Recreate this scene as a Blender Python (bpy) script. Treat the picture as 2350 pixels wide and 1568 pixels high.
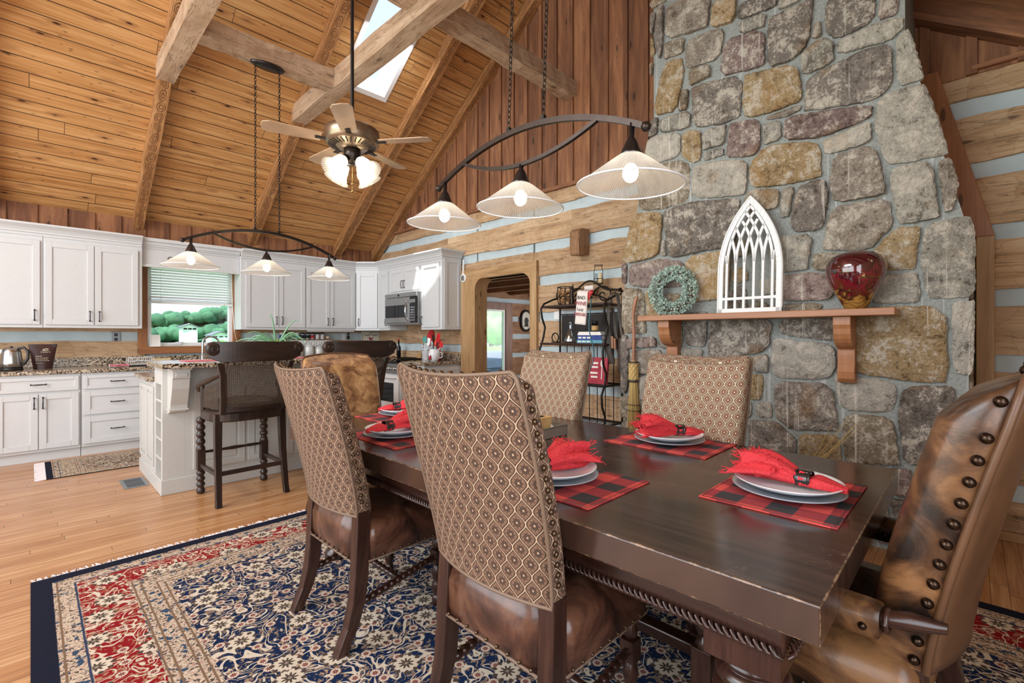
import bpy, bmesh, math, random
from mathutils import Vector, Matrix
random.seed(7)
R=math.radians; PI=math.pi
for o in list(bpy.data.objects): bpy.data.objects.remove(o)
scn=bpy.context.scene
COL=scn.collection
# ------------------------------------------------------------------ camera, world, sun, lights, exposure
TH=R(44.337)
cam_d=bpy.data.cameras.new('camera'); cam=bpy.data.objects.new('camera',cam_d); COL.objects.link(cam)
cam.location=(0,0,1.30); cam.rotation_euler=(R(90),0,TH-R(90))
cam_d.sensor_width=36; cam_d.sensor_fit='HORIZONTAL'; cam_d.lens=1079.7/2350*36; cam_d.shift_y=-12/2350
cam_d.clip_start=.02; cam_d.clip_end=2000
scn.camera=cam
scn.view_settings.view_transform='Standard'; scn.view_settings.look='None'
scn.view_settings.gamma=1; scn.view_settings.use_curve_mapping=False
scn.view_settings.exposure=0.1
w=bpy.data.worlds.new('sky'); scn.world=w; w.use_nodes=True
wn=w.node_tree.nodes; wl=w.node_tree.links; wn.clear()
wo=wn.new('ShaderNodeOutputWorld'); bg=wn.new('ShaderNodeBackground')
tc=wn.new('ShaderNodeTexCoord'); sp=wn.new('ShaderNodeSeparateXYZ'); cr=wn.new('ShaderNodeValToRGB')
cr.color_ramp.elements[0].position=.0; cr.color_ramp.elements[0].color=(.86,.93,1,1)
cr.color_ramp.elements[1].position=.8; cr.color_ramp.elements[1].color=(.42,.62,1,1)
wl.new(tc.outputs['Generated'],sp.inputs[0]); wl.new(sp.outputs['Z'],cr.inputs[0]); wl.new(cr.outputs[0],bg.inputs[0])
bg.inputs[1].default_value=1.5; wl.new(bg.outputs[0],wo.inputs[0])
def light(name,kind,loc,energy,color=(1,1,1),rot=(0,0,0),size=None,size_y=None,radius=None,spread=None):
    d=bpy.data.lights.new(name,kind); d.energy=energy; d.color=color
    if size: d.shape='RECTANGLE'; d.size=size; d.size_y=size_y or size
    if radius is not None: d.shadow_soft_size=radius
    if spread: d.spread=spread
    o=bpy.data.objects.new(name,d); o.location=loc; o.rotation_euler=rot; COL.objects.link(o); return o
W=4.36; K=7.62; RIDGE=3.34; EAVE=2.8; PITCH=.7; BACK=-3.4; SOUTH=-.94
sun=light('sun','SUN',(3,5,9),7.0,(1,.95,.86)); sun.data.angle=R(.6)
sd=Vector((4.05,5.40,2.30))-Vector((2.93,4.72,4.83)); sun.rotation_euler=sd.to_track_quat('-Z','Y').to_euler()
# fill lamps added at the unseen west, south, gable and east room openings
light('fill_west','AREA',(BACK+.12,3.3,1.9),195,(.93,.965,1),(0,R(-90),0),2.6,6.0)
light('fill_south','AREA',(-.9,SOUTH+.08,1.7),75,(.94,.97,1),(R(90),0,0),3.6,1.9)
light('fill_east_room','AREA',(8.9,5.4,1.6),55,(.98,.98,1),(0,R(90),0),1.8,2.2)
light('daylight_skylight','AREA',(2.89,4.88,4.86),26,(.93,.97,1),(R(35),0,0),.5,1.1)
light('fill_gable','AREA',(BACK+.12,3.3,4.1),230,(.95,.975,1),(0,R(-97),0),1.5,4.0)  # added fill, high on the unseen west wall, brightens the ceiling

# ------------------------------------------------------------------ node expression helper
class NT:
    def __init__(s,name):
        s.m=bpy.data.materials.new(name); s.m.use_nodes=True; s.t=s.m.node_tree; s.n=s.t.nodes; s.n.clear()
        s.out=s.n.new('ShaderNodeOutputMaterial'); s.b=s.n.new('ShaderNodeBsdfPrincipled')
        s.t.links.new(s.b.outputs[0],s.out.inputs[0])
    def put(s,sock,v):
        if isinstance(v,V): s.t.links.new(v.s,sock)
        elif v is not None:
            if isinstance(v,(tuple,list)) and len(v)==3 and sock.type=='RGBA': v=(*v,1)
            sock.default_value=v
    def math(s,op,a,b=None,c=None):
        n=s.n.new('ShaderNodeMath'); n.operation=op; s.put(n.inputs[0],a)
        if b is not None: s.put(n.inputs[1],b)
        if c is not None: s.put(n.inputs[2],c)
        return V(s,n.outputs[0])
    def xyz(s,x=0,y=0,z=0):
        n=s.n.new('ShaderNodeCombineXYZ'); s.put(n.inputs[0],x); s.put(n.inputs[1],y); s.put(n.inputs[2],z); return V(s,n.outputs[0])
    def sep(s,v):
        n=s.n.new('ShaderNodeSeparateXYZ'); s.put(n.inputs[0],v); return [V(s,n.outputs[i]) for i in range(3)]
    def uv(s): n=s.n.new('ShaderNodeTexCoord'); return V(s,n.outputs['UV'])
    def obj(s): n=s.n.new('ShaderNodeTexCoord'); return V(s,n.outputs['Object'])
    def noise(s,v,scale=5,detail=3,rough=.5,dist=0,col=False):
        n=s.n.new('ShaderNodeTexNoise'); s.put(n.inputs['Vector'],v); n.inputs['Scale'].default_value=scale
        n.inputs['Detail'].default_value=detail; n.inputs['Roughness'].default_value=rough; n.inputs['Distortion'].default_value=dist
        return V(s,n.outputs['Color' if col else 'Fac'])
    def vor(s,v,scale=5,feat='F1',out='Distance',rand=1):
        n=s.n.new('ShaderNodeTexVoronoi'); n.feature=feat; s.put(n.inputs['Vector'],v); n.inputs['Scale'].default_value=scale
        n.inputs['Randomness'].default_value=rand
        return V(s,n.outputs[out])
    def wn(s,v,out='Value'):
        n=s.n.new('ShaderNodeTexWhiteNoise'); n.noise_dimensions='3D'; s.put(n.inputs['Vector'],v); return V(s,n.outputs[out])
    def attr(s,name,out='Color'):
        n=s.n.new('ShaderNodeAttribute'); n.attribute_name=name; return V(s,n.outputs[out])
    def ramp(s,f,*stops,interp='LINEAR'):
        n=s.n.new('ShaderNodeValToRGB'); e=n.color_ramp.elements; n.color_ramp.interpolation=interp
        while len(e)<len(stops): e.new(.5)
        for i,(p,c) in enumerate(stops):
            e[i].position=p; e[i].color=(*c,1) if not isinstance(c,(int,float)) else (c,c,c,1)
        s.put(n.inputs[0],f); return V(s,n.outputs[0])
    def mix(s,f,a,b,mode='MIX'):
        n=s.n.new('ShaderNodeMix'); n.data_type='RGBA'; n.blend_type=mode
        s.put(n.inputs[0],f); s.put(n.inputs[6],a); s.put(n.inputs[7],b); return V(s,n.outputs[2])
    def step(s,v,e,w=.02): # smooth 0->1 around e
        n=s.n.new('ShaderNodeMapRange'); n.interpolation_type='SMOOTHSTEP'; s.put(n.inputs[0],v)
        s.put(n.inputs[1],e-w if not isinstance(e,V) else e-w); s.put(n.inputs[2],e+w); return V(s,n.outputs[0])
    def bump(s,h,strength=.3,dist=.01):
        n=s.n.new('ShaderNodeBump'); n.inputs['Strength'].default_value=strength; n.inputs['Distance'].default_value=dist
        s.put(n.inputs['Height'],h); s.t.links.new(n.outputs[0],s.b.inputs['Normal'])
    def done(s,col=None,rough=.5,metal=0,spec=None,trans=None,emit=None,es=0,coat=None,alpha=None):
        s.put(s.b.inputs['Base Color'],col); s.put(s.b.inputs['Roughness'],rough); s.put(s.b.inputs['Metallic'],metal)
        if spec is not None: s.put(s.b.inputs['Specular IOR Level'],spec)
        if trans is not None: s.put(s.b.inputs['Transmission Weight'],trans)
        if emit is not None: s.put(s.b.inputs['Emission Color'],emit); s.b.inputs['Emission Strength'].default_value=es
        if coat is not None: s.b.inputs['Coat Weight'].default_value=coat; s.b.inputs['Coat Roughness'].default_value=.12
        if alpha is not None: s.put(s.b.inputs['Alpha'],alpha)
        return s.m
class V:
    def __init__(s,t,k): s.t=t; s.s=k
    def __add__(a,b): return a.t.math('ADD',a,b)
    __radd__=__add__
    def __mul__(a,b): return a.t.math('MULTIPLY',a,b)
    __rmul__=__mul__
    def __sub__(a,b): return a.t.math('SUBTRACT',a,b)
    def __rsub__(a,b): return a.t.math('SUBTRACT',b,a)
    def __truediv__(a,b): return a.t.math('DIVIDE',a,b)
    def abs(a): return a.t.math('ABSOLUTE',a)
    def fr(a): return a.t.math('FRACT',a)
    def fl(a): return a.t.math('FLOOR',a)
    def sin(a): return a.t.math('SINE',a)
    def cos(a): return a.t.math('COSINE',a)
    def mn(a,b): return a.t.math('MINIMUM',a,b)
    def mx(a,b): return a.t.math('MAXIMUM',a,b)
    def lt(a,b): return a.t.math('LESS_THAN',a,b)
    def gt(a,b): return a.t.math('GREATER_THAN',a,b)
def srgb(h):
    h=h.lstrip('#'); c=[int(h[i:i+2],16)/255 for i in (0,2,4)]
    return tuple(x/12.92 if x<=.04045 else ((x+.055)/1.055)**2.4 for x in c)
MATS={}
def plain(name,hexc,rough=.5,metal=0,nz=.0,scale=30,**k):
    t=NT(name); c=srgb(hexc)
    n=t.noise(t.obj(),scale,3)
    d=tuple(x*(1-nz) for x in c); l=tuple(min(1,x*(1+nz)) for x in c)
    col=t.ramp(n,(.3,d),(.7,l))
    MATS[name]=t.done(col,rough,metal,**k); return MATS[name]
def wood(name,dark,mid,light,rough=.55,ku=1.2,kv=22,knots=True,hewn=False,bump=.25,tone=.35,spec=None):
    t=NT(name); u,v,_=t.sep(t.uv()); tn=t.attr('tone','Fac')
    off=tn*37.0
    p=t.xyz(u*ku+off,v*kv+off*3.1,off)
    g=t.noise(p,1.0,5,.6,1.2)
    fine=t.noise(t.xyz(u*5+off,v*160,off),1,2)
    c=t.ramp(g*.8+fine*.2,(.28,srgb(dark)),(.5,srgb(mid)),(.72,srgb(light)))
    h=g
    if knots:
        kv_=t.vor(t.xyz(u*2.1+off,v*7.5+off*2,off),1,'F1')
        k=t.step(kv_,.105,.05)
        c=t.mix(k,tuple(x*.28 for x in srgb(dark)),c)
        ring=((kv_*38).sin()*.5+.5)*t.step(kv_,.33,.1).__rsub__(1.0)
        c=t.mix(ring*.35,c,srgb(dark))
    if hewn:
        ub=u*9.0+t.noise(t.xyz(u*1.5+off,v*4,off),1.5,2)*3.2
        cell=t.wn(t.xyz(ub.fl(),off,(v*5.0+t.noise(t.xyz(u*3,v,off),1,1)*1.5).fl()))
        c=t.mix(cell*.6,c,t.mix(.6,c,srgb(light)))
        edge=t.step((ub.fr()-.5).abs(),.46,.03)
        c=t.mix(edge*.22,c,srgb(dark))
        crack=t.noise(t.xyz(u*.9+off,v*11+off,off),1.6,3,.55,.4)
        ck=t.step((crack-.5).abs(),.010,.008)
        c=t.mix((1.0-ck)*.45,c,tuple(x*.25 for x in srgb(dark)))
        h=g*.4+(ub.fr()*.6)+ck*.3
    c=t.mix(tn*tone,c,t.mix(.75,c,srgb(dark),'MULTIPLY'))
    t.bump(h,bump,.01)
    MATS[name]=t.done(c,rough,0,spec); return MATS[name]
# ------------------------------------------------------------------ mesh builder
class MB:
    def __init__(s): s.v=[];s.f=[];s.uv=[];s.tone=[];s.sm=[]
    def add(s,verts,faces,uvs=None,tone=None,smooth=False):
        b=len(s.v); s.v+= [tuple(x) for x in verts]
        tn=random.random() if tone is None else tone
        for i,f in enumerate(faces):
            s.f.append([b+j for j in f])
            if uvs is None:
                P=[Vector(verts[j]) for j in f]
                n=(P[1]-P[0]).cross(P[2]-P[0]) if len(P)>2 else Vector((0,0,1))
                a=max(range(3),key=lambda k:abs(n[k]))
                ax=[k for k in range(3) if k!=a]
                s.uv.append([(p[ax[0]],p[ax[1]]) for p in P])
            else: s.uv.append([uvs[i][j] for j in range(len(f))])
            s.tone.append(tn); s.sm.append(smooth)
    def box(s,x0,x1,y0,y1,z0,z1,g='x',M=None,tone=None):
        x0,x1=min(x0,x1),max(x0,x1); y0,y1=min(y0,y1),max(y0,y1); z0,z1=min(z0,z1),max(z0,z1)
        P=[(x,y,z) for x in (x0,x1) for y in (y0,y1) for z in (z0,z1)]
        F=[(0,1,3,2),(4,6,7,5),(0,4,5,1),(2,3,7,6),(0,2,6,4),(1,5,7,3)]
        gi='xyz'.index(g); ou,ov=0,0
        N=[0,0,1,1,2,2]; U=[]
        for f,n in zip(F,N):
            ax=[k for k in range(3) if k!=n]
            if gi in ax: a=gi; b=[k for k in ax if k!=gi][0]
            else: a,b=ax
            U.append([(P[j][a]+ou,P[j][b]+ov) for j in f])
        Q=[tuple(M@Vector(p)) for p in P] if M else P
        s.add(Q,F,U,tone)
        return s
    def ring(s,rings,close=True,cap0=True,cap1=True,smooth=True,tone=None,uvs=1.0):
        n=len(rings[0]); V_=[p for r in rings for p in r]; F=[];U=[]
        acc=[0]
        for i in range(1,len(rings)):
            acc.append(acc[-1]+max((Vector(rings[i][0])-Vector(rings[i-1][0])).length,1e-5))
        mid=rings[len(rings)//2]; cu=[0]
        for j in range(1,n+1): cu.append(cu[-1]+(Vector(mid[j%n])-Vector(mid[j-1])).length)
        m=n if close else n-1
        for i in range(len(rings)-1):
            for j in range(m):
                k=(j+1)%n
                F.append((i*n+j,i*n+k,(i+1)*n+k,(i+1)*n+j))
                U.append([(acc[i],cu[j]),(acc[i],cu[j+1]),(acc[i+1],cu[j+1]),(acc[i+1],cu[j])])
        tn=random.random() if tone is None else tone
        s.add(V_,F,U,tn,smooth)
        if close and cap0: s.add(rings[0],[tuple(reversed(range(n)))],None,tn,False)
        if close and cap1: s.add(rings[-1],[tuple(range(n))],None,tn,False)
        return s
    def tube(s,pts,r,seg=8,cap=True,tone=None,sx=1,closed=False):
        pts=[Vector(p) for p in pts]; n=len(pts); rs=r if isinstance(r,(list,tuple)) else [r]*n
        rings=[]; up=None
        for i in range(n):
            if closed: t=(pts[(i+1)%n]-pts[i-1])
            else: t=(pts[min(i+1,n-1)]-pts[max(i-1,0)])
            t.normalize()
            if up is None:
                up=Vector((0,0,1)) if abs(t.z)<.9 else Vector((1,0,0))
            a=(up-t*up.dot(t)); 
            if a.length<1e-4: a=Vector((0,1,0))-t*t.y
            a.normalize(); b=t.cross(a); up=a
            rings.append([tuple(pts[i]+a*math.cos(q)*rs[i]+b*math.sin(q)*rs[i]*sx) for q in [2*PI*k/seg for k in range(seg)]])
        if closed: rings.append(rings[0]); cap=False
        return s.ring(rings,True,cap,cap,True,tone)
    def lathe(s,prof,seg=24,c=(0,0,0),axis='z',tone=None,M=None,cap=True,a0=0,a1=2*PI):
        rings=[]
        for (r,h) in prof:
            q=[]
            for k in range(seg):
                t=a0+(a1-a0)*k/seg; x,y=r*math.cos(t),r*math.sin(t)
                p=(x,y,h) if axis=='z' else ((h,x,y) if axis=='x' else (x,h,y))
                p=Vector(p); p=(M@p) if M else p
                q.append((p[0]+c[0],p[1]+c[1],p[2]+c[2]))
            rings.append(q)
        return s.ring(rings,True,cap,cap,True,tone)
    def prism(s,poly,a,b,axis='y',tone=None,M=None,g=None):
        # poly in the two other axes (order x,z for y; x,y for z; y,z for x)
        def P(p,h):
            q={'y':(p[0],h,p[1]),'z':(p[0],p[1],h),'x':(h,p[0],p[1])}[axis]
            return tuple(M@Vector(q)) if M else q
        n=len(poly); V_=[P(p,a) for p in poly]+[P(p,b) for p in poly]
        F=[tuple(range(n)),tuple(reversed(range(n,2*n)))]+[(i,i+n,(i+1)%n+n,(i+1)%n) for i in range(n)]
        L=0;U=[[(p[0],p[1]) for p in poly],[(p[0],p[1]) for p in reversed(poly)]]
        if g=='v': U=[[(p[1],p[0]) for p in poly],[(p[1],p[0]) for p in reversed(poly)]]
        for i in range(n):
            d=math.hypot(poly[(i+1)%n][0]-poly[i][0],poly[(i+1)%n][1]-poly[i][1])
            U.append([(L,a),(L,b),(L+d,b),(L+d,a)]); L+=d
        s.add(V_,F,U,tone); return s
    def sphere(s,c,r,seg=10,rg=6,sc=(1,1,1),tone=None):
        rings=[]
        for i in range(rg+1):
            t=-PI/2+PI*i/rg; rr=max(math.cos(t),.02)
            rings.append([(c[0]+r*sc[0]*rr*math.cos(a),c[1]+r*sc[1]*rr*math.sin(a),c[2]+r*sc[2]*math.sin(t)) for a in [2*PI*k/seg for k in range(seg)]])
        return s.ring(rings,True,True,True,True,tone)
    def build(s,name,mat,parent=None,bev=0,seg=2,solid=0,fix=False,subd=0):
        me=bpy.data.meshes.new(name); me.from_pydata(s.v,[],s.f)
        uvl=me.uv_layers.new(name='UVMap'); i=0
        flat=[]
        for u in s.uv:
            for q in u: flat+=[q[0],q[1]]
        uvl.data.foreach_set('uv',flat)
        at=me.attributes.new('tone','FLOAT','FACE'); at.data.foreach_set('value',s.tone)
        me.polygons.foreach_set('use_smooth',s.sm)
        if isinstance(mat,str): mat=MATS[mat]
        me.materials.append(mat); me.update()
        bm=bmesh.new(); bm.from_mesh(me); bmesh.ops.recalc_face_normals(bm,faces=bm.faces); bm.to_mesh(me); bm.free()
        o=bpy.data.objects.new(name,me); COL.objects.link(o)
        if parent: o.parent=parent
        if solid: m=o.modifiers.new('s','SOLIDIFY'); m.thickness=solid; m.offset=0
        if bev: m=o.modifiers.new('b','BEVEL'); m.width=bev; m.segments=seg; m.limit_method='ANGLE'; m.angle_limit=R(35)
        if subd: m=o.modifiers.new('d','SUBSURF'); m.levels=subd; m.render_levels=subd
        return o
def tag(o,label=None,cat=None,group=None,kind=None):
    if label: o['label']=label
    if cat: o['category']=cat
    if group: o['group']=group
    if kind: o['kind']=kind
    return o
def thing(name,label,cat,loc=(0,0,0),rz=0,group=None,sc=None):
    o=bpy.data.objects.new(name,None); o.empty_display_size=.05; COL.objects.link(o)
    o.location=loc; o.rotation_euler=(0,0,rz)
    if sc: o.scale=(sc,sc,sc)
    return tag(o,label,cat,group)
def dup(root,loc,rz=None,label=None,group=None,sc=None):
    def cp(o,par):
        c=o.copy(); COL.objects.link(c)
        if par: c.parent=par
        for ch in [x for x in KIDS.get(o.name,[])]: cp(ch,c)
        return c
    KIDS={}
    for x in bpy.data.objects:
        if x.parent: KIDS.setdefault(x.parent.name,[]).append(x)
    r=cp(root,None); r.location=loc
    if rz is not None: r.rotation_euler=(root.rotation_euler[0],root.rotation_euler[1],rz)
    if label: r['label']=label
    if group: r['group']=group
    if sc: r.scale=(sc,sc,sc)
    return r
def label_part(o,l): o['label']=l; return o
def rotM(axis,a,c=(0,0,0)):
    return Matrix.Translation(c)@Matrix.Rotation(a,4,axis)@Matrix.Translation([-x for x in c])
# ------------------------------------------------------------------ materials
wood('pine_ceiling','#b07a45','#d3a066','#e3b984',.45,1.3,9,True,False,.1,.45)
# (ceiling boards get their own board seams)
def ceiling_mat():
    t=NT('pine_boards'); u,v,_=t.sep(t.uv()); bw=.150
    row=(v/bw).fl(); ln=3.2
    seg=((u/ln)+t.wn(t.xyz(row,3,1))*9).fl()
    tn=t.wn(t.xyz(row,seg,5)); off=tn*37
    g=t.noise(t.xyz(u*1.1+off,v*26+off,off),1,4,.6,1.0)
    c=t.ramp(g,(.26,srgb('#a1723f')),(.5,srgb('#c99860')),(.74,srgb('#e0b780')))
    kd=t.vor(t.xyz(u*3.0+off,v*9+off*2,off),1); k=t.step(kd,.085,.035)
    halo=t.step(kd,.22,.10)
    c=t.mix((1.0-halo)*.45,c,srgb('#85573a')); k2=t.step(t.vor(t.xyz(u*7.0+off*3,v*21+off,off),1),.10,.05); c=t.mix(k*(k2*.7+.3),srgb('#3d2010'),c)
    c=t.mix(tn*.5,c,t.mix(1,c,(.80,.70,.60),'MULTIPLY'))
    e=((v/bw).fr()-.5).abs(); seam=t.step(e,.468,.012)
    e2=(((u/ln)+t.wn(t.xyz(row,3,1))*9).fr()-.5).abs(); sm2=t.step(e2,.4993,.0004)
    s_=seam.mx(sm2)
    c=t.mix(s_*.88,c,srgb('#3a2010'))
    t.bump(g*.15-s_*1.0,.5,.008)
    MATS['pine_boards']=t.done(c,.42)
ceiling_mat()
def floor_mat():
    t=NT('oak_floor'); u,v,_=t.sep(t.uv()); bw=.068; ln=1.25
    row=(v/bw).fl(); q=(u/ln)+t.wn(t.xyz(row,3,1))*9
    tn=t.wn(t.xyz(row,q.fl(),5)); off=tn*37
    g=t.noise(t.xyz(u*2+off,v*45+off,off),1,4,.6,.8)
    c=t.ramp(g,(.3,srgb('#a97a4f')),(.5,srgb('#c69667')),(.7,srgb('#d9b080')))
    c=t.mix(tn*.9,c,t.mix(1,c,(.74,.62,.50),'MULTIPLY'))
    s_=t.step(((v/bw).fr()-.5).abs(),.483,.01).mx(t.step((q.fr()-.5).abs(),.4988,.0007))
    c=t.mix(s_*.85,c,srgb('#4a2a10'))
    t.bump(0.0-s_,.25,.003)
    MATS['oak_floor']=t.done(c,.24,0,.5)
floor_mat()
wood('log_hewn','#8f7050','#bd9a73','#dcc2a0',.75,.8,7,True,True,.45,.35)
wood('log_rustic','#6f4a33','#98704f','#ba916c',.75,.8,7,True,True,.4,.35)
wood('barn_board','#62412b','#976544','#ba875c',.7,1.0,10,True,False,.35,.6)
wood('beam_hewn','#8f7256','#bfa183','#e0cbb0',.75,.8,6,True,True,.5,.3)
wood('trim_pine','#96744a','#b89468','#d0b088',.5,1,12,True,False,.15,.2)
wood('door_wood','#5f3d2a','#875c42','#a0755a',.5,1,12,True,False,.12,.2)
wood('window_trim','#7a4a2a','#a06a40','#b57f50',.55,1,14,True,False,.15,.2)
wood('mantel_wood','#8a5a38','#ab734a','#bd8860',.38,1,14,True,False,.1,.2)
wood('crate_wood','#a8824e','#c7a26a','#d8ba86',.7,2,30,False,False,.2,.2)
wood('dark_wood','#20110c','#38211a','#4c3126',.24,2,16,False,False,.05,.3,.6)
wood('table_wood','#33211a','#49342a','#5a4436',.16,1.5,9,False,False,.03,.3,.6)
wood('stool_wood','#1f1512','#33251f','#453329',.3,2,14,False,False,.05,.3)
wood('broom_handle','#8a5c44','#a9775a','#bd8e70',.45,3,20,False)
def rafter_mat():
    t=NT('rafter_wood'); u,v,_=t.sep(t.uv()); tn=t.attr('tone','Fac'); off=tn*37
    n1=t.noise(t.xyz(u*4+off,v*4,off),1,2)
    uu=u*7.5+n1*1.1; vv=(v*9+n1*.7)
    fx=uu.fr()-.5; fy=vv-vv.fl()-.5
    r=(fx*fx*1.0+fy*fy*2.2)
    d=t.math('SQRT',r)+t.noise(t.xyz(u*20,v*20,off),1,3)*.12
    rings=((d*30).sin()*.5+.5)
    g=t.noise(t.xyz(u*2+off,v*20,off),1,4,.6,1)
    c=t.ramp(g,(.3,srgb('#8c6039')),(.55,srgb('#b58555')),(.75,srgb('#d5a976')))
    c=t.mix(rings*.85*t.step(d,.60,.15).__rsub__(1.0),c,srgb('#5f3a20'))
    t.bump(rings*.5+g*.5,.4,.006)
    MATS['rafter_wood']=t.done(c,.5)
rafter_mat()
def stone_mat():
    t=NT('field_stone'); o=t.obj(); x,y,z=t.sep(o); col=t.attr('Col')
    a=t.noise(o,5,5,.65,1.2); b=t.noise(o,22,5,.7,.6); cc=t.noise(o,70,3,.7)
    m=a*.5+b*.4+cc*.3
    c=t.mix(t.ramp(m,(.49,1.0),(.56,0.0)),col,t.mix(1,col,(.40,.37,.34),'MULTIPLY'))
    c=t.mix(t.ramp(m,(.60,0.0),(.68,.8)),c,srgb('#d2cabb'))
    rust=t.ramp(t.noise(o,3.3,3,.5),(.58,0.0),(.72,.40)); c=t.mix(rust,c,srgb('#a5793f'))
    st=t.noise(t.xyz(y*34,1,z*.55),1,2,.5); s1=t.ramp(st,(.62,0.0),(.67,.75))*t.ramp(t.noise(t.xyz(y*2,3,z*1.0),1,2),(.42,0.0),(.60,1.0))
    c=t.mix(s1,c,srgb('#e4ded2'))
    t.bump(a*.6+b*.6+cc*.25,1.0,.04)
    MATS['field_stone']=t.done(c,.82)
    t=NT('mortar'); o=t.obj(); n=t.noise(o,60,4,.7); x,y,z=t.sep(o)
    st=t.ramp(t.noise(t.xyz(y*30,1,z*.6),1,2,.5),(.6,0.0),(.68,.5))
    c=t.ramp(n,(.3,srgb('#7f8480')),(.7,srgb('#a3a8a4'))); c=t.mix(st,c,srgb('#c9cdcc'))
    t.bump(n,.4,.01); MATS['mortar']=t.done(c,.9)
stone_mat()
def granite():
    t=NT('granite'); o=t.obj()
    v=t.vor(o,90,'F1','Color'); a,b,c_=t.sep(v); n=t.noise(o,14,4,.7)
    m=a*.6+n*.5
    c=t.ramp(m,(.30,srgb('#17130f')),(.42,srgb('#5a4a3a')),(.55,srgb('#a58f74')),(.72,srgb('#cfc3ae')),(.85,srgb('#8b8378')))
    MATS['granite']=t.done(c,.18)
granite()
plain('chinking','#bfcfd4',.85,0,.06,8)
plain('cabinet_paint','#cfd2d3',.38,0,.015)
plain('cabinet_gap','#8b8c88',.6)
plain('island_paint','#c0c0bb',.38,0,.02)
plain('white_paint','#eceeee',.4)
plain('iron','#2a2724',.45,.7,.1)
plain('bronze','#3c3531',.35,.85,.1)
plain('chrome','#c9ccd0',.12,1)
plain('steel','#b5b6b6',.25,1,.04)
plain('pewter','#4c4a4d',.25,.9)
plain('black_glass','#10131a',.06)
plain('black_plastic','#17181a',.3)
plain('appliance_white','#e8e9e9',.25)
plain('porcelain','#e9edf1',.12,0,.01)
plain('stoneware','#9aa0a8',.22,0,.06,6)
plain('red_plastic','#c8222a',.35)
plain('orange_plastic','#e0503c',.35)
plain('teal_plastic','#4f9c94',.4)
plain('clear_plastic','#b8c4c4',.3)
plain('paper_white','#f1efe8',.8)
plain('book_blue','#27438c',.5); plain('book_teal','#5f9fb0',.5); plain('book_brown','#8a5a34',.5); plain('book_red','#a8243a',.5)
plain('bag_brown','#3f2222',.4,0,.1)
plain('foil','#dcc79c',.4)
plain('leather_rear','#5a3e29',.4,0,.2,9)
plain('brass','#a3814e',.3,.9,.1)
plain('nail','#3d3026',.25,.9)
plain('nail_brass','#5f4e3c',.3,.85)
plain('piping','#75604f',.5)
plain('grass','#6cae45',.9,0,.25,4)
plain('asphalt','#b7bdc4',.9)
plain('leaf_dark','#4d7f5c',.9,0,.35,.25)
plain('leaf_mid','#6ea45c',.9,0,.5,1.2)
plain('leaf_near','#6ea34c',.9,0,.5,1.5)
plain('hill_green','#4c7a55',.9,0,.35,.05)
plain('roof_grey','#7b838a',.8)
plain('siding_white','#f0f3f6',.8)
plain('grill_cover','#5d6f86',.6,0,.15,6)
plain('plant_green','#6fa07a',.45,0,.15,8)
plain('plant_tip','#8fc45a',.45,0,.1,8)
plain('sage','#a9bfb3',.85,0,.2,20)
plain('twig','#6f5a48',.8)
plain('straw','#d8bd7e',.75,0,.18,120)
plain('cork','#b58a5c',.8,0,.3,60)
plain('black_leather','#4a4038',.45,0,.25,12)
plain('strap_teal','#4a7f88',.4)
plain('vent_metal','#8f979c',.4,.6)
plain('vent_dark','#2c3036',.6)
plain('galvanised','#aaa9a0',.4,.75,.12,14)
plain('cloth_pink','#c9707a',.9,0,.2,30)
plain('fringe','#e5dfe0',.9)
plain('rug_bind','#1e1f28',.95,0,.2,80)
plain('text_dark','#2b2526',.7); plain('text_red','#a02836',.7); plain('text_pale','#d8cdb4',.6); plain('photo_dark','#2c2622',.5)
plain('sign_cream','#dedacb',.6)
plain('fan_metal','#8e7c68',.3,.8,.08)
plain('fan_blade','#b79c80',.5,0,.15,6)
plain('towel_white','#efe7e0',.9)
plain('canister','#d5d8d6',.35,.1)
plain('sky_blind','#e6ecef',.5)
plain('cane','#4a3b2e',.5,0,.15,40)
def glass(name,col=(1,1,1),rough=0.0,al=.12):
    t=NT(name); t.n.remove(t.b); g=t.n.new('ShaderNodeBsdfGlossy'); g.inputs['Roughness'].default_value=.03
    tr=t.n.new('ShaderNodeBsdfTransparent'); tr.inputs[0].default_value=(*col,1); m=t.n.new('ShaderNodeMixShader')
    m.inputs[0].default_value=al; t.t.links.new(tr.outputs[0],m.inputs[1]); t.t.links.new(g.outputs[0],m.inputs[2]); t.t.links.new(m.outputs[0],t.out.inputs[0])
    MATS[name]=t.m
glass('window_glass',(.97,.99,1),0,.05)
glass('bottle_glass',(.75,.85,.9),0,.25)
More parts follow.
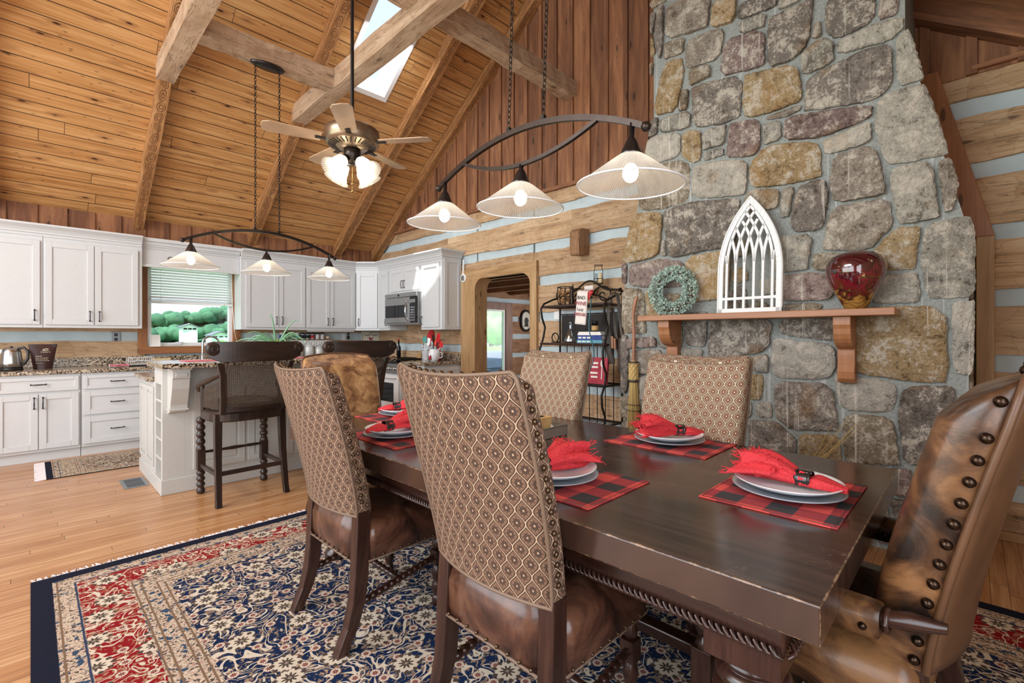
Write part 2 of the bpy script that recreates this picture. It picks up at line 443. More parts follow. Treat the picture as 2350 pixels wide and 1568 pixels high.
def shade_mat():
    # ribbed prismatic glass: clear ribs let light and view through, frosted ridges scatter it
    t=NT('ribbed_glass'); u,v,_=t.sep(t.uv())
    rib=((v*2*PI/.0115).sin()*.5+.5)
    t.n.remove(t.b)
    tr=t.n.new('ShaderNodeBsdfTransparent'); tr.inputs[0].default_value=(.97,.97,.94,1)
    tl=t.n.new('ShaderNodeBsdfTranslucent'); tl.inputs[0].default_value=(.95,.93,.86,1)
    df=t.n.new('ShaderNodeBsdfDiffuse'); df.inputs[0].default_value=(.82,.82,.76,1)
    gl=t.n.new('ShaderNodeBsdfGlossy'); gl.inputs['Roughness'].default_value=.12
    a=t.n.new('ShaderNodeMixShader'); a.inputs[0].default_value=.45; b=t.n.new('ShaderNodeMixShader'); c=t.n.new('ShaderNodeMixShader')
    L=t.t.links; L.new(tl.outputs[0],a.inputs[1]); L.new(df.outputs[0],a.inputs[2])
    f=rib*.42+.38; L.new(f.s,b.inputs[0]); L.new(tr.outputs[0],b.inputs[1]); L.new(a.outputs[0],b.inputs[2])
    c.inputs[0].default_value=.12; L.new(b.outputs[0],c.inputs[1]); L.new(gl.outputs[0],c.inputs[2]); L.new(c.outputs[0],t.out.inputs[0])
    MATS['ribbed_glass']=t.m
    t=NT('bulb_glow'); MATS['bulb_glow']=t.done((1,.95,.85),.4,emit=(1,.93,.8),es=9)
shade_mat()
def leather(name,dark,mid,light,sc=3.2,rough=.3,coat=.25):
    t=NT(name); o=t.obj(); n=t.noise(o,sc,5,.6,1.0); f=t.noise(o,180,2)
    c=t.ramp(n,(.38,srgb(dark)),(.5,srgb(mid)),(.64,srgb(light)))
    t.bump(f*.5+n,.25,.002); MATS[name]=t.done(c,rough,0,.5,coat=coat)
leather('leather_seat','#261713','#4e3024','#74503c',4.5)
leather('leather_arm','#22160f','#553823','#8a633f',5.5,.36,.15)
leather('leather_tan','#6a462c','#9a7148','#bf986a',9,.5,.1)
def fabric(name,ground,line,hi,flower):
    t=NT(name); v,u,_=t.sep(t.uv()); w_,h_=.052,.078
    U=u/w_; Vv=v/h_
    g=(Vv*2*PI).cos()*.25
    # thin ogee outlines in pairs
    d1=((U-g+.5).fr()-.5).abs(); d2=((U+g).fr()-.5).abs()
    d=d1.mn(d2)
    ax=(U-.25).fr()-.5; ay=(Vv+.5).fr()-.5; bx=(U+.25).fr()-.5; by=Vv.fr()-.5
    ra=t.math('SQRT',ax*ax+ay*ay*1.8); rb=t.math('SQRT',bx*bx+by*by*1.8)
    r=ra.mn(rb); sel=ra.lt(rb)
    an=t.math('ARCTAN2',ay*1.34,ax)*sel+t.math('ARCTAN2',by*1.34,bx)*(1.0-sel)
    pet=((an*8).cos()*.5+.5)
    fl=t.step(r,.20+pet*.10,.02).__rsub__(1.0)
    core=t.step(r,.055,.02).__rsub__(1.0)
    petline=t.step((an*8).cos(),-.45,.25).__rsub__(1.0)*fl*.85
    nz=t.noise(t.xyz(u*900,v*900,0),1,2)
    c=t.mix(nz,srgb(ground),tuple(x*.72 for x in srgb(ground)))
    c=t.mix(fl*.75,c,srgb(flower)); c=t.mix(petline,c,srgb(line)); c=t.mix(core,c,srgb(hi))
    c=t.mix(t.step(r,.30,.03)*t.step(d,.13,.03)*.35,c,srgb(line))
    band=t.step(d,.105,.02).__rsub__(1.0)
    c=t.mix(band,c,srgb(line))
    c=t.mix(t.step(d,.038,.014).__rsub__(1.0),c,srgb(hi))
    t.bump(nz*.4-band*.4,.35,.002)
    MATS[name]=t.done(c,.85)
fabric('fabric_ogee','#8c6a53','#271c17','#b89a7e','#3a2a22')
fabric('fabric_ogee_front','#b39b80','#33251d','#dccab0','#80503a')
def plaid():
    t=NT('buffalo_check'); u,v,_=t.sep(t.uv()); s=.150
    a=((u/s).fr()).gt(.5); b=((v/s).fr()).gt(.5)
    k=a+b
    c=t.ramp(k*.5,(.0,srgb('#e2524a')),(.4,srgb('#a23239')),(.9,srgb('#2c3237')),interp='CONSTANT')
    n=t.noise(t.xyz(u*700,v*700,0),1,2); c=t.mix(n*.3,c,(.1,.05,.05))
    MATS['buffalo_check']=t.done(c,.9)
plaid()
def napkin():
    t=NT('napkin_red'); o=t.obj(); n=t.noise(o,250,2)
    c=t.ramp(n,(.3,srgb('#b81f2c')),(.7,srgb('#dd3f45'))); t.bump(n,.3,.002)
    MATS['napkin_red']=t.done(c,.8)
napkin()
def vase():
    t=NT('art_glass'); o=t.obj(); x,y,z=t.sep(o)
    n=t.vor(t.noise(o,3,2,.5,0,True),7,'DISTANCE_TO_EDGE'); n2=t.noise(o,9,4,.6,2)
    c=t.ramp(n2+z*-1.4+.22,(.36,srgb('#45101a')),(.46,srgb('#7a1a26')),(.56,srgb('#4f2a16')),(.66,srgb('#a67c3c')))
    c=t.mix(t.step(n,.02,.012).__rsub__(1.0),c,srgb('#1c0c0c'))
    sp_=t.noise(o,14,3,.6); c=t.mix(t.ramp(sp_,(.66,0.0),(.70,.7)),c,srgb('#d8c08a'))
    MATS['art_glass']=t.done(c,.06,0,.8,coat=.8)
vase()
def rug_mat(name,x0,x1,y0,y1,bx,by,field,border,sc=1.0):
    # bx / by: list of cumulative border positions from the edge in x and in y
    t=NT(name); u,v,_=t.sep(t.uv())
    dx=(u-x0).mn(x1-u); dy=(v-y0).mn(y1-v)
    wob=(t.noise(t.xyz(u*14,v*14,0),1,2)-.5)*.012
    q=(dx/bx).mn(dy/by)+wob
    # scrolling vines: contour lines of warped noise; rosettes: voronoi
    def vines(s,seed,wd):
        n=t.noise(t.xyz(u*s+seed,v*s,seed),1,1.2,.45,1.6); 
        l=((n*6.0).fr()-.5).abs(); return t.step(l,wd,.05).__rsub__(1.0)
    def ros(s,seed,rad):
        vp=t.xyz(u*s+seed,v*s,seed)
        n=t.n.new('ShaderNodeTexVoronoi'); n.voronoi_dimensions='2D'; t.put(n.inputs['Vector'],vp); n.inputs['Scale'].default_value=1; n.inputs['Randomness'].default_value=.75
        d=V(t,n.outputs['Distance']); pos=V(t,n.outputs['Position']); px,py,_=t.sep(pos)
        an=t.math('ARCTAN2',v*s-py,u*s+seed-px)
        e=rad+((an*9).cos())*.035
        return t.step(d,e,.02).__rsub__(1.0), t.step(((d*28.0)+((an*9).cos())*1.1).sin(),.1,.3), d
    f_bg=t.mix(t.noise(t.xyz(u*3,v*3,0),1,2),srgb(field[0]),srgb(field[1]))
    vn=vines(5.2/sc,3.0,.12); vn2=vines(10.5/sc,9.0,.13)
    lf=t.step(t.noise(t.xyz(u*30/sc,v*30/sc,2),1,1.5,.5,1.2),.56,.025)
    r1,r1i,d1=ros(3.6/sc,1.3,.26); r2,r2i,d2=ros(8.0/sc,5.7,.22)
    cream=srgb('#d9cdb8'); tan=srgb('#b59a78')
    def motif(bgc):
        c=t.mix(vn2*lf*.9,bgc,tan); c=t.mix(vn,c,cream); c=t.mix(lf*(1.0-vn)*.5,c,tan)
        c=t.mix(r2,c,t.mix(r2i,cream,srgb('#7a3230'))); c=t.mix(r1,c,t.mix(r1i,cream,srgb('#54483f')))
        return c
    cf=motif(f_bg); cb=motif(t.mix(0,srgb(border),srgb(border)))
    tk=t.noise(t.xyz(u*60/sc,v*60/sc,4),1,1.5,.5,.8)
    cs=t.ramp(tk,(.40,srgb('#5a4d48')),(.46,srgb('#c8b79c')),(.56,srgb('#dacdb8')),(.62,srgb('#9a4a44')),(.66,srgb('#cdbfa8')))
    cs=t.mix(t.step(t.noise(t.xyz(u*26,v*26,8),1,1),.62,.02),cs,srgb('#3a4f66'))
    def band(a,b): return t.step(q,a,.004)*t.step(q,b,.004).__rsub__(1.0)
    c=cs
    c=t.mix(band(.33,.71),c,cb)
    c=t.mix(t.step(q,1.0,.004),c,cf)
    for e in (.18,.31,.72,.78,.90,.96): c=t.mix(band(e,e+.016),c,srgb('#35405a') if int(e*100)%2 else srgb('#7e6650'))
    c=t.mix(t.step(q,.155,.004).__rsub__(1.0),c,srgb('#1c2030'))
    pile=t.noise(t.xyz(u*260,v*260,0),1,2); c=t.mix(pile*.35,c,t.mix(1,c,(.55,.55,.6),'MULTIPLY'))
    t.bump(pile,.4,.004)
    MATS[name]=t.done(c,.95,0,.1)
rug_mat('persian_rug',0.0,3.23,-.9,3.52,.51,.51,('#14223f','#1d3358'),'#8e1a22',.76)
rug_mat('kitchen_rug',.10,2.2,5.85,6.88,.30,.30,('#3a3432','#6b5a4a'),'#9c8f76',.6)
# ------------------------------------------------------------------ setting
def struct(mb,name,mat,parent=None,**k):
    o=mb.build(name,mat,parent,**k)
    if not parent: o['kind']='structure'
    return o
def zc(y): return EAVE+PITCH*(K-y)            # kitchen side slope
def zr(y): return 3.80+.7*(y-.35)             # chimney side slope
RY=(EAVE+PITCH*K-3.80+.7*.35)/(1.4)           # ridge
def quad(mb,pts,uv,tone=.5): mb.add(pts,[tuple(range(len(pts)))],[uv],tone)
# floor
m=MB(); m.box(BACK,9.0,SOUTH,K,-.12,0); struct(m,'floor','oak_floor')
# ceiling with the skylight opening
SX0,SX1,SY0,SY1=2.60,3.18,4.36,5.40
SL=math.hypot(1,PITCH)
m=MB()
def crect(x0,x1,ya,yb):
    pts=[(x0,ya,zc(ya)),(x1,ya,zc(ya)),(x1,yb,zc(yb)),(x0,yb,zc(yb))]
    quad(m,pts,[(p[0],(K-p[1])*SL) for p in pts])
crect(BACK,SX0,K,RY); crect(SX1,W,K,RY); crect(SX0,SX1,K,SY1); crect(SX0,SX1,SY0,RY)
pts=[(BACK,RY,zr(RY)),(W,RY,zr(RY)),(W,SOUTH,zr(SOUTH)),(BACK,SOUTH,zr(SOUTH))]
quad(m,pts,[(p[0],(p[1])*SL+3) for p in pts])
struct(m,'ceiling','pine_boards')
# rafters
def slope_beam(name,x0,x1,ya,yb,f,d,mat,parent=None,label=None,lift=.0):
    m=MB(); N=14; rings=[]
    for i in range(N+1):
        y=ya+(yb-ya)*i/N; z=f(y)+.02+lift; j=random.uniform(-.006,.006); k=random.uniform(-.006,.006)
        rings.append([(x0+j,y,z),(x0+j,y,z-d+k),(x1+k,y,z-d+j),(x1+k,y,z)])
    tn=random.random()
    L=0; 
    for i in range(N):
        a,b=rings[i],rings[i+1]; l=(Vector(a[0])-Vector(b[0])).length
        for q in range(4):
            r=(q+1)%4; v0=[0,d,d+(x1-x0),2*d+(x1-x0)][q]; v1=[d,d+(x1-x0),2*d+(x1-x0),2*d+2*(x1-x0)][q]
            m.add([a[q],a[r],b[r],b[q]],[(0,1,2,3)],[[(L,v0),(L,v1),(L+l,v1),(L+l,v0)]],tn)
        L+=l
    m.add(rings[0],[(3,2,1,0)],None,tn); m.add(rings[-1],[(0,1,2,3)],None,tn)
    o=m.build(name,mat,parent); return o
RX=[(-3.02,-2.90),(-1.72,-1.60),(-.41,-.29),(.90,1.01),(2.22,2.34),(3.53,3.67),(4.22,4.355)]
for i,(a,b) in enumerate(RX):
    o=slope_beam('trim_%d'%(i+1),a,b,K-.005,RY,zc,.18,'rafter_wood'); tag(o,kind='structure')
    o=slope_beam('trim_%d'%(i+11),a,b,RY,SOUTH,zr,.30,'barn_board'); tag(o,kind='structure')
# hewn collar ties and longitudinal beams
def hewn(name,p0,p1,w,h,mat='beam_hewn',n=16,amp=.007):
    m=MB(); p0,p1=Vector(p0),Vector(p1); d=(p1-p0).normalized(); s=Vector((0,0,1)).cross(d).normalized(); u=Vector((0,0,1))
    tn=random.random(); L=(p1-p0).length; rr=[]
    for i in range(n+1):
        c=p0+d*L*i/n; J=lambda:random.uniform(-amp,amp)
        rr.append([tuple(c-s*(w/2+J())+u*(h/2)),tuple(c-s*(w/2+J())-u*(h/2+J())),tuple(c+s*(w/2+J())-u*(h/2+J())),tuple(c+s*(w/2+J())+u*(h/2))])
    vv=[0,h,h+w,2*h+w,2*h+2*w]
    for i in range(n):
        a,b=rr[i],rr[i+1]; l0,l1=L*i/n,L*(i+1)/n
        for q in range(4):
            r=(q+1)%4; m.add([a[q],a[r],b[r],b[q]],[(0,1,2,3)],[[(l0,vv[q]),(l0,vv[q+1]),(l1,vv[q+1]),(l1,vv[q])]],tn)
    m.add(rr[0],[(0,1,2,3)],None,tn); m.add(rr[-1],[(3,2,1,0)],None,tn)
    return m.build(name,mat,None,bev=.012)
for i,(n_,a,b,w_,h_) in enumerate([('t',(.955,5.87,3.99),(.955,.75,3.99),.15,.2),('t',(2.28,5.87,3.99),(2.28,.75,3.99),.16,.2),('t',(-.35,5.87,3.99),(-.35,.75,3.99),.15,.2),
        ('l',(-.27,3.31,4.125),(.88,3.31,4.125),.17,.19),('l',(1.03,3.31,4.125),(2.2,3.31,4.125),.17,.19),('l',(2.36,3.31,4.125),(W-.002,3.31,4.125),.17,.17),('s',(1.03,4.82,3.98),(2.2,4.82,3.98),.16,.18)]):
    tag(hewn('trim_%d'%(21+i),a,b,w_,h_),kind='structure')
# skylight
sk=MB(); nrm=Vector((0,PITCH,1)).normalized(); 
def skp(x,y,h): return tuple(Vector((x,y,zc(y)))+nrm*h)
def skring(mb,x0,x1,y0,y1,i,h0,h1):
    for (a,b) in (((x0,y0),(x1,y0)),((x1,y0),(x1,y1)),((x1,y1),(x0,y1)),((x0,y1),(x0,y0))):
        cx,cy=(x0+x1)/2,(y0+y1)/2
        def inn(p): return (p[0]+(i if p[0]<cx else -i),p[1]+(i if p[1]<cy else -i))
        A,B=a,b; a2,b2=inn(a),inn(b)
        mb.add([skp(*A,h0),skp(*B,h0),skp(*b2,h0),skp(*a2,h0),skp(*A,h1),skp(*B,h1),skp(*b2,h1),skp(*a2,h1)],
            [(0,1,2,3),(7,6,5,4),(0,4,5,1),(2,6,7,3),(0,3,7,4),(1,5,6,2)])
skring(sk,SX0-.03,SX1+.03,SY0-.03,SY1+.03,.05,-.015,.0); skring(sk,SX0,SX1,SY0,SY1,.018,0,.20)
f=struct(sk,'window_2','white_paint')
s2=MB(); skring(s2,SX0+.02,SX1-.02,SY0+.02,SY1-.02,.045,.15,.20); s2.build('sash','white_paint',f)
s3=MB(); s3.add([skp(SX0+.05,SY0+.05,.17),skp(SX1-.05,SY0+.05,.17),skp(SX1-.05,SY1-.05,.17),skp(SX0+.05,SY1-.05,.17)],[(0,1,2,3)]); s3.build('pane','window_glass',f)
# ---- log walls
CH=[.366,.768,1.183,1.60,2.038,2.459,2.876]     # top of every chinking band
def logs_y(mb,ch,x,xo,y0,y1,gap=.117,lo=0,top=3.06,holes=(),jog=.012):
    zs=[lo]; spans=[]
    prev=lo
    for c in ch: spans.append((prev,c-gap)); prev=c
    spans.append((prev,top))
    for i,(a,b) in enumerate(spans):
        if b-a<.03: continue
        segs=[(y0,y1)]
        for (h0,h1,hz0,hz1) in holes:
            if b>hz0+.01 and a<hz1-.01:
                n=[]
                for s_,e_ in segs:
                    if h1<=s_ or h0>=e_: n.append((s_,e_)); continue
                    if s_<h0: n.append((s_,h0))
                    if e_>h1: n.append((h1,e_))
                segs=n
        for s_,e_ in segs:
            cuts=[s_]; 
            while e_-cuts[-1]>3.2: cuts.append(cuts[-1]+random.uniform(1.7,2.8))
            cuts.append(e_)
            for q in range(len(cuts)-1):
                N=max(2,int((cuts[q+1]-cuts[q])/.22)); tn=random.random(); r=[]
                for k in range(N+1):
                    t=cuts[q]+(cuts[q+1]-cuts[q])*k/N; dx=random.uniform(0,jog); za=a+random.uniform(-.010,.010)*(a>0); zb=b+random.uniform(-.010,.010)
                    if i==len(spans)-1: zb=b
                    r.append((t,dx,za,zb))
                for k in range(N):
                    t0,d0,a0,b0=r[k]; t1,d1,a1,b1=r[k+1]
                    P=[(xo,t0,a0),(x+d0,t0,a0),(x+d0,t0,b0),(xo,t0,b0),(xo,t1,a1),(x+d1,t1,a1),(x+d1,t1,b1),(xo,t1,b1)]
                    F=[(1,5,6,2),(0,1,2,3)[::-1],(2,6,7,3),(0,4,5,1)]
                    U=[[(t0,a0),(t1,a1),(t1,b1),(t0,b0)],[(0,0)]*4,[(t0,b0),(t1,b1),(t1,b1+.05),(t0,b0+.05)],[(t0,a0),(t1,a0),(t1,a1),(t0,a1)]]
                    if k==0: pass
                    if k>0 and k<N-1: F=[F[0],F[2],F[3]]; U=[U[0],U[2],U[3]]
                    mb.add(P,F,U,tn)
                    if k==N-1: mb.add([P[4],P[5],P[6],P[7]],[(0,1,2,3)],None,tn)
m=MB(); DOOR=(3.92,4.955,-1,2.10)
logs_y(m,CH,W,W+.16,SOUTH,K,holes=[(DOOR[0]-.03,DOOR[1]+.03,-1,2.13)])
m.box(W+.004,W+.15,DOOR[0]-.03,DOOR[1]+.03,2.16,2.345,'y')
wall_e=struct(m,'wall_east','log_hewn')
m=MB(); m.box(W+.035,W+.14,SOUTH,DOOR[0]-.03,0,3.06); m.box(W+.035,W+.14,DOOR[1]+.03,K,0,3.06); m.box(W+.035,W+.14,DOOR[0],DOOR[1],2.10,3.06)
m.build('chinking','chinking',wall_e)
# board and batten gable above the logs
m=MB(); y=SOUTH; bi=0
def ct(y): return min(zc(y),zr(y))
while y<K-.01:
    y2=min(y+.235,K); ys=[y,y2]
    if y<RY<y2: ys=[y,RY,y2]
    poly=[(y,3.03)]+[(y2,3.03)]+[(q,ct(q)+.01) for q in reversed(ys)]
    if ct(y)>3.04 or ct(y2)>3.04:
        poly=[(a,max(b,3.03)) for a,b in poly]
        m.prism(poly,W-.004,W+.06,'x',g='v')
        zt=ct(y2)
        if zt>3.08: m.box(W-.028,W-.003,y2-.026,y2+.026,3.03,zt+.01,'z')
    y=y2
m.box(W-.035,W-.002,2.3,K,3.035,3.075,'y'); m.box(W-.035,W-.002,SOUTH,-.0,3.05,3.08,'y')
g_=m.build('gable_siding','barn_board',wall_e)
# north (kitchen) wall: logs low, boards above, window opening
WX0,WX1,WZ0,WZ1=1.03,2.06,1.155,2.27
m=MB(); tmp=MB()
logs_y(tmp,[.10,.518,.936,1.354,1.77,2.19],0,.16,BACK,W+.1,top=2.34,holes=[(WX0,WX1,WZ0,WZ1)])
tmp.v=[(y_,K+x_,z_) for (x_,y_,z_) in tmp.v]
wall_n=struct(tmp,'wall_north','log_hewn')
m=MB()
for a,b,c,d in ((BACK,WX0,0,2.4),(WX1,W+.1,0,2.4),(WX0,WX1,0,WZ0),(WX0,WX1,WZ1,2.4)): m.box(a,b,K+.035,K+.14,c,d)
m.build('chinking','chinking',wall_n)
m=MB(); x=BACK
while x<W: 
    x2=min(x+.245,W+.1); m.box(x,x2,K-.004,K+.10,2.34,EAVE+.03,'z'); m.box(x2-.026,x2+.026,K-.026,K-.003,2.34,EAVE,'z'); x=x2
m.build('upper_boards','barn_board',wall_n)
# west wall behind the camera with tall windows, south wall
m=MB()
for y0 in (SOUTH,.62,2.72,4.82,6.92): m.box(BACK-.15,BACK,y0,y0+.22 if y0>SOUTH else .4,0,2.9,'z')
m.box(BACK-.15,BACK,7.1,K,0,2.9,'z'); m.box(BACK-.15,BACK,SOUTH,K,0,.25); m.box(BACK-.15,BACK,SOUTH,K,2.6,3.0)
m.prism([(SOUTH,3.0),(K,3.0),(6.4,3.6),(.4,3.6)],BACK-.15,BACK,'x'); m.prism([(1.0,4.6),(5.4,4.6),(RY,6.0)],BACK-.15,BACK,'x')
for y0 in (1.2,3.2,5.2): m.box(BACK-.15,BACK,y0,y0+.14,3.5,4.7,'z')
struct(m,'wall_west','log_hewn')
m=MB()
for x0,x1 in ((BACK,-2.8),(-1.0,-.85),(.95,W)): m.box(x0,x1,SOUTH-.15,SOUTH,0,zr(SOUTH)+.05,'x')
m.box(-2.8,.95,SOUTH-.15,SOUTH,0,.7); m.box(-2.8,.95,SOUTH-.15,SOUTH,2.6,zr(SOUTH)+.05)
struct(m,'wall_south','log_hewn')
# ---- casing of the wide opening to the east room
m=MB()
m.box(W-.035,W+.2,DOOR[0]-.11,DOOR[0],0,2.10,'z'); m.box(W-.035,W+.2,DOOR[1],DOOR[1]+.30,0,2.10,'z')
m.prism([(DOOR[0]-.11,2.10),(DOOR[1]+.30,2.10),(DOOR[1]+.30,2.235),(DOOR[0]-.11,2.235)],W-.035,W+.2,'x')
def curve_corner(y,s):
    pts=[(y,2.10),(y+s*.16,2.10)]+[(y+s*(.16-.16*math.sin(t)),2.10-.14*(1-math.cos(t))) for t in [PI/2*k/8 for k in range(1,9)]]
    if s<0: pts=pts[::-1]
    m.prism(pts,W-.034,W+.2,'x')
curve_corner(DOOR[0],1); curve_corner(DOOR[1],-1)
m.box(W+.2,W+.24,DOOR[0]-.12,DOOR[0],0,2.12,'z')
struct(m,'trim_31','trim_pine',bev=.006)
# post and raking board between chimney and log wall
m=MB(); m.prism([(-.105,0),(-.02,0),(-.02,1.945),(-.105,1.945)],W-.06,W+.02,'x',g='v'); struct(m,'trim_32','trim_pine',bev=.004)
m=MB(); m.prism([(-.105,1.945),(.02,1.945),(.28,3.10),(.165,3.10)],W-.06,W+.02,'x',g='v'); struct(m,'trim_33','mantel_wood',bev=.004)
m=MB(); m.box(W-.03,W-.005,SOUTH,-.11,0,.055,'y'); struct(m,'baseboard_east','trim_pine',bev=.004)
# ---- kitchen window
m=MB()
m.box(.957,1.055,K-.03,K+.02,1.085,2.38,'z'); m.box(2.035,2.133,K-.03,K+.02,1.085,2.38,'z'); m.box(.957,2.133,K-.035,K+.02,1.07,1.165,'x'); m.box(1.055,2.035,K-.03,K+.02,2.26,2.38,'x')
m.box(WX0-.01,WX0+.008,K,K+.17,WZ0,WZ1,'z'); m.box(WX1-.008,WX1+.01,K,K+.17,WZ0,WZ1,'z')
win=struct(m,'window_1','window_trim',bev=.004)
m=MB()
for a,b,c,d in ((1.038,1.10,1.165,2.26),(1.99,2.052,1.165,2.26),(1.10,1.99,1.165,1.215),(1.10,1.99,2.20,2.26)): m.box(a,b,K+.02,K+.09,c,d)
m.build('sash','white_paint',win,bev=.006)
m=MB(); m.box(1.10,1.99,K+.05,K+.056,1.21,2.20); m.build('pane','window_glass',win)
m=MB(); m.box(1.30,1.42,K-.005,K+.03,1.19,1.205); m.tube([(1.33,K,1.205),(1.38,K-.01,1.222),(1.45,K-.01,1.218)],.007); m.build('crank','white_paint',win)
# blinds
t=thing('window_blind','white slatted blind half drawn over the kitchen window','blind',(1.545,K-.02,2.2))
m=MB(); m.box(-.485,.485,-.035,.02,.0,.075); m.build('headrail','white_paint',t,bev=.005)
m=MB()
for i in range(11): 
    M_=rotM('X',R(-28),(0,-.005,-.03-i*.036)); m.box(-.475,.475,-.027,.017,-.0315-i*.036,-.0285-i*.036,M=M_)
m.build('slats','white_paint',t)
m=MB(); m.box(-.48,.48,-.025,.015,-.47,-.445)
for k in range(5): m.box(-.475,.475,-.027,.017,-.442+k*.007,-.439+k*.007)
m.build('bottom_rail','white_paint',t,bev=.003)
for x in (-.36,.36): m=MB(); m.tube([(x,-.03,.0),(x,-.03,-.46)],.002,5); m.sphere((x,-.03,-.455),.012); m.build('ladder_cord','white_paint',t)
m=MB(); m.tube([(.46,-.04,.0),(.475,-.045,-.5),(.50,-.05,-.85),(.53,-.05,-1.0),(.49,-.05,-.8),(.47,-.045,-.5),(.455,-.04,.0)],.0025,5)
m.build('pull_cord','white_paint',t)
# ---- east room seen through the opening
m=MB(); e2=MB()
logs_y(e2,[.40,.917,1.352,1.755,2.169],0,.16,W+.25,9.0,gap=.11,top=2.45,holes=[(6.50,7.80,-1,2.06)])
e2.v=[(y_,K+x_,z_) for (x_,y_,z_) in e2.v]
wn_=struct(e2,'wall_east_room_north','log_rustic')
m=MB(); m.box(W+.25,6.5,K+.03,K+.14,0,2.45); m.box(7.80,9,K+.03,K+.14,0,2.45); m.box(6.5,7.8,K+.03,K+.14,2.06,2.45); m.build('chinking','chinking',wn_)
m=MB(); m.box(9.0,9.1,2.4,K+.1,0,.7); m.box(9,9.1,2.4,K+.1,2.1,2.45); m.box(9,9.1,6.6,K+.1,0,2.45); m.box(9,9.1,2.4,4.0,0,2.45); struct(m,'wall_east_room_east','log_rustic')
m=MB(); m.box(W+.2,9.1,2.3,2.4,0,2.45); struct(m,'wall_east_room_south','log_rustic')
m=MB(); m.box(W+.16,9.1,2.3,K+.1,2.42,2.5,'y'); struct(m,'ceiling_east_room','barn_board')
for i,x in enumerate((4.9,5.6,6.3,7.0,7.7,8.4)):
    m=MB(); m.box(x,x+.12,2.4,K,2.25,2.42,'y'); struct(m,'trim_%d'%(41+i),'barn_board',bev=.01)
m=MB()
for a,b,c,d in ((6.50,6.62,0,2.06),(6.80,6.91,0,1.93),(7.58,7.80,0,2.06),(6.62,7.58,1.90,2.06),(6.5,7.8,-.0,.03)): m.box(a,b,K-.02,K+.12,c,d,'z')
dr=struct(m,'door_1','door_wood',bev=.006)
m=MB(); 
for a,b,c,d in ((6.905,6.95,.12,1.90),(7.53,7.575,.12,1.90),(6.95,7.53,.12,.17),(6.95,7.53,1.86,1.90)): m.box(a,b,K+.0,K+.05,c,d)
m.build('glazing_bead','white_paint',dr)
m=MB(); m.box(6.94,7.54,K+.03,K+.035,.15,1.88); m.box(6.62,6.80,K+.03,K+.035,.1,1.9); m.build('pane','window_glass',dr)
m=MB(); 
for z in (.5,1.0,1.75): m.box(6.845,6.862,K-.032,K-.018,z,z+.10)
m.build('hinges','brass',dr)
# oval picture
t=thing('oval_picture','black oval framed old portrait hung on the log wall of the far room','picture',(8.26,K-.02,1.67))
def stadium(w_,h_,n=10): 
    return [(w_*math.cos(a)*1.0,(h_-w_)+w_*math.sin(a)) for a in [PI*k/n for k in range(n+1)]]+[(w_*math.cos(a),-(h_-w_)+w_*math.sin(a)) for a in [PI+PI*k/n for k in range(n+1)]]
m=MB(); m.tube([(p[0],0,p[1]) for p in stadium(.165,.235)],.028,8,closed=True); m.build('frame','black_plastic',t)
m=MB(); m.prism(stadium(.16,.23),-.005,.006,'y'); m.build('print','sign_cream',t)
m=MB(); m.prism([(-.05,-.10),(.06,-.10),(.08,.02),(.03,.08),(-.04,.07),(-.07,0)],-.009,-.006,'y'); m.prism([(-.09,-.14),(.09,-.14),(.05,-.09),(-.05,-.09)],-.009,-.006,'y'); m.build('portrait','photo_dark',t)
# corbel block above the rack, round white dial on the wall
t=thing('wooden_block','square-cut wooden block sticking out of the log wall above the iron rack','block',(W,3.12,2.19))
m=MB(); m.prism([(-.0,0.02),(-.17,-.0),(-.19,.02),(-.19,.26),(-.13,.30),(0,.31)],-.065,.065,'y',g='v'); m.build('block','log_rustic',t,bev=.008)
t=thing('wall_thermometer','round white dial hung on the wall left of the wide opening','thermometer',(W-.05,5.195,2.13))
m=MB(); m.lathe([(.0,0),(.055,0),(.06,.006),(.06,.02),(.0,.022)],20,axis='x'); m.build('dial_case','white_paint',t)
m=MB(); m.lathe([(.03,-.002),(.038,-.004),(.04,0)],20,axis='x'); m.build('ring','steel',t)
m=MB(); m.tube([(0.01,0,.05),(.012,-.002,.26)],.012,6); m.build('strap','white_paint',t)
# outdoors
m=MB(); m.box(-150,200,K+1,400,-6.2,-6); struct(m,'ground','grass')
m=MB(); m.box(4,90,K+.3,90,-.3,-.2); struct(m,'lawn','grass')
def ridge(name,y0,y1,h,x0,x1,mat,seed,ba,bb):
    m=MB(); N=60; rnd=random.Random(seed); ph=[rnd.uniform(0,6) for _ in range(4)]
    rr=[]
    for i in range(N+1):
        x=x0+(x1-x0)*i/N; t=i/N
        hh=h*(.70+.22*math.sin(t*7+ph[0])+.10*math.sin(t*17+ph[1])+.05*math.sin(t*41+ph[2]))
        rr.append([(x,y0,-6),(x,y0+(y1-y0)*.35,-6+hh*.55),(x,y0+(y1-y0)*.7,-6+hh),(x,y1,-6+hh*.9),(x,y1,-6)])
    m.ring(rr,False,smooth=True); o=struct(m,name,mat); return rr
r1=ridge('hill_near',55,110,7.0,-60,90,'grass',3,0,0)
r2=ridge('hill_far',150,260,14.5,-90,190,'hill_green',5,0,0)
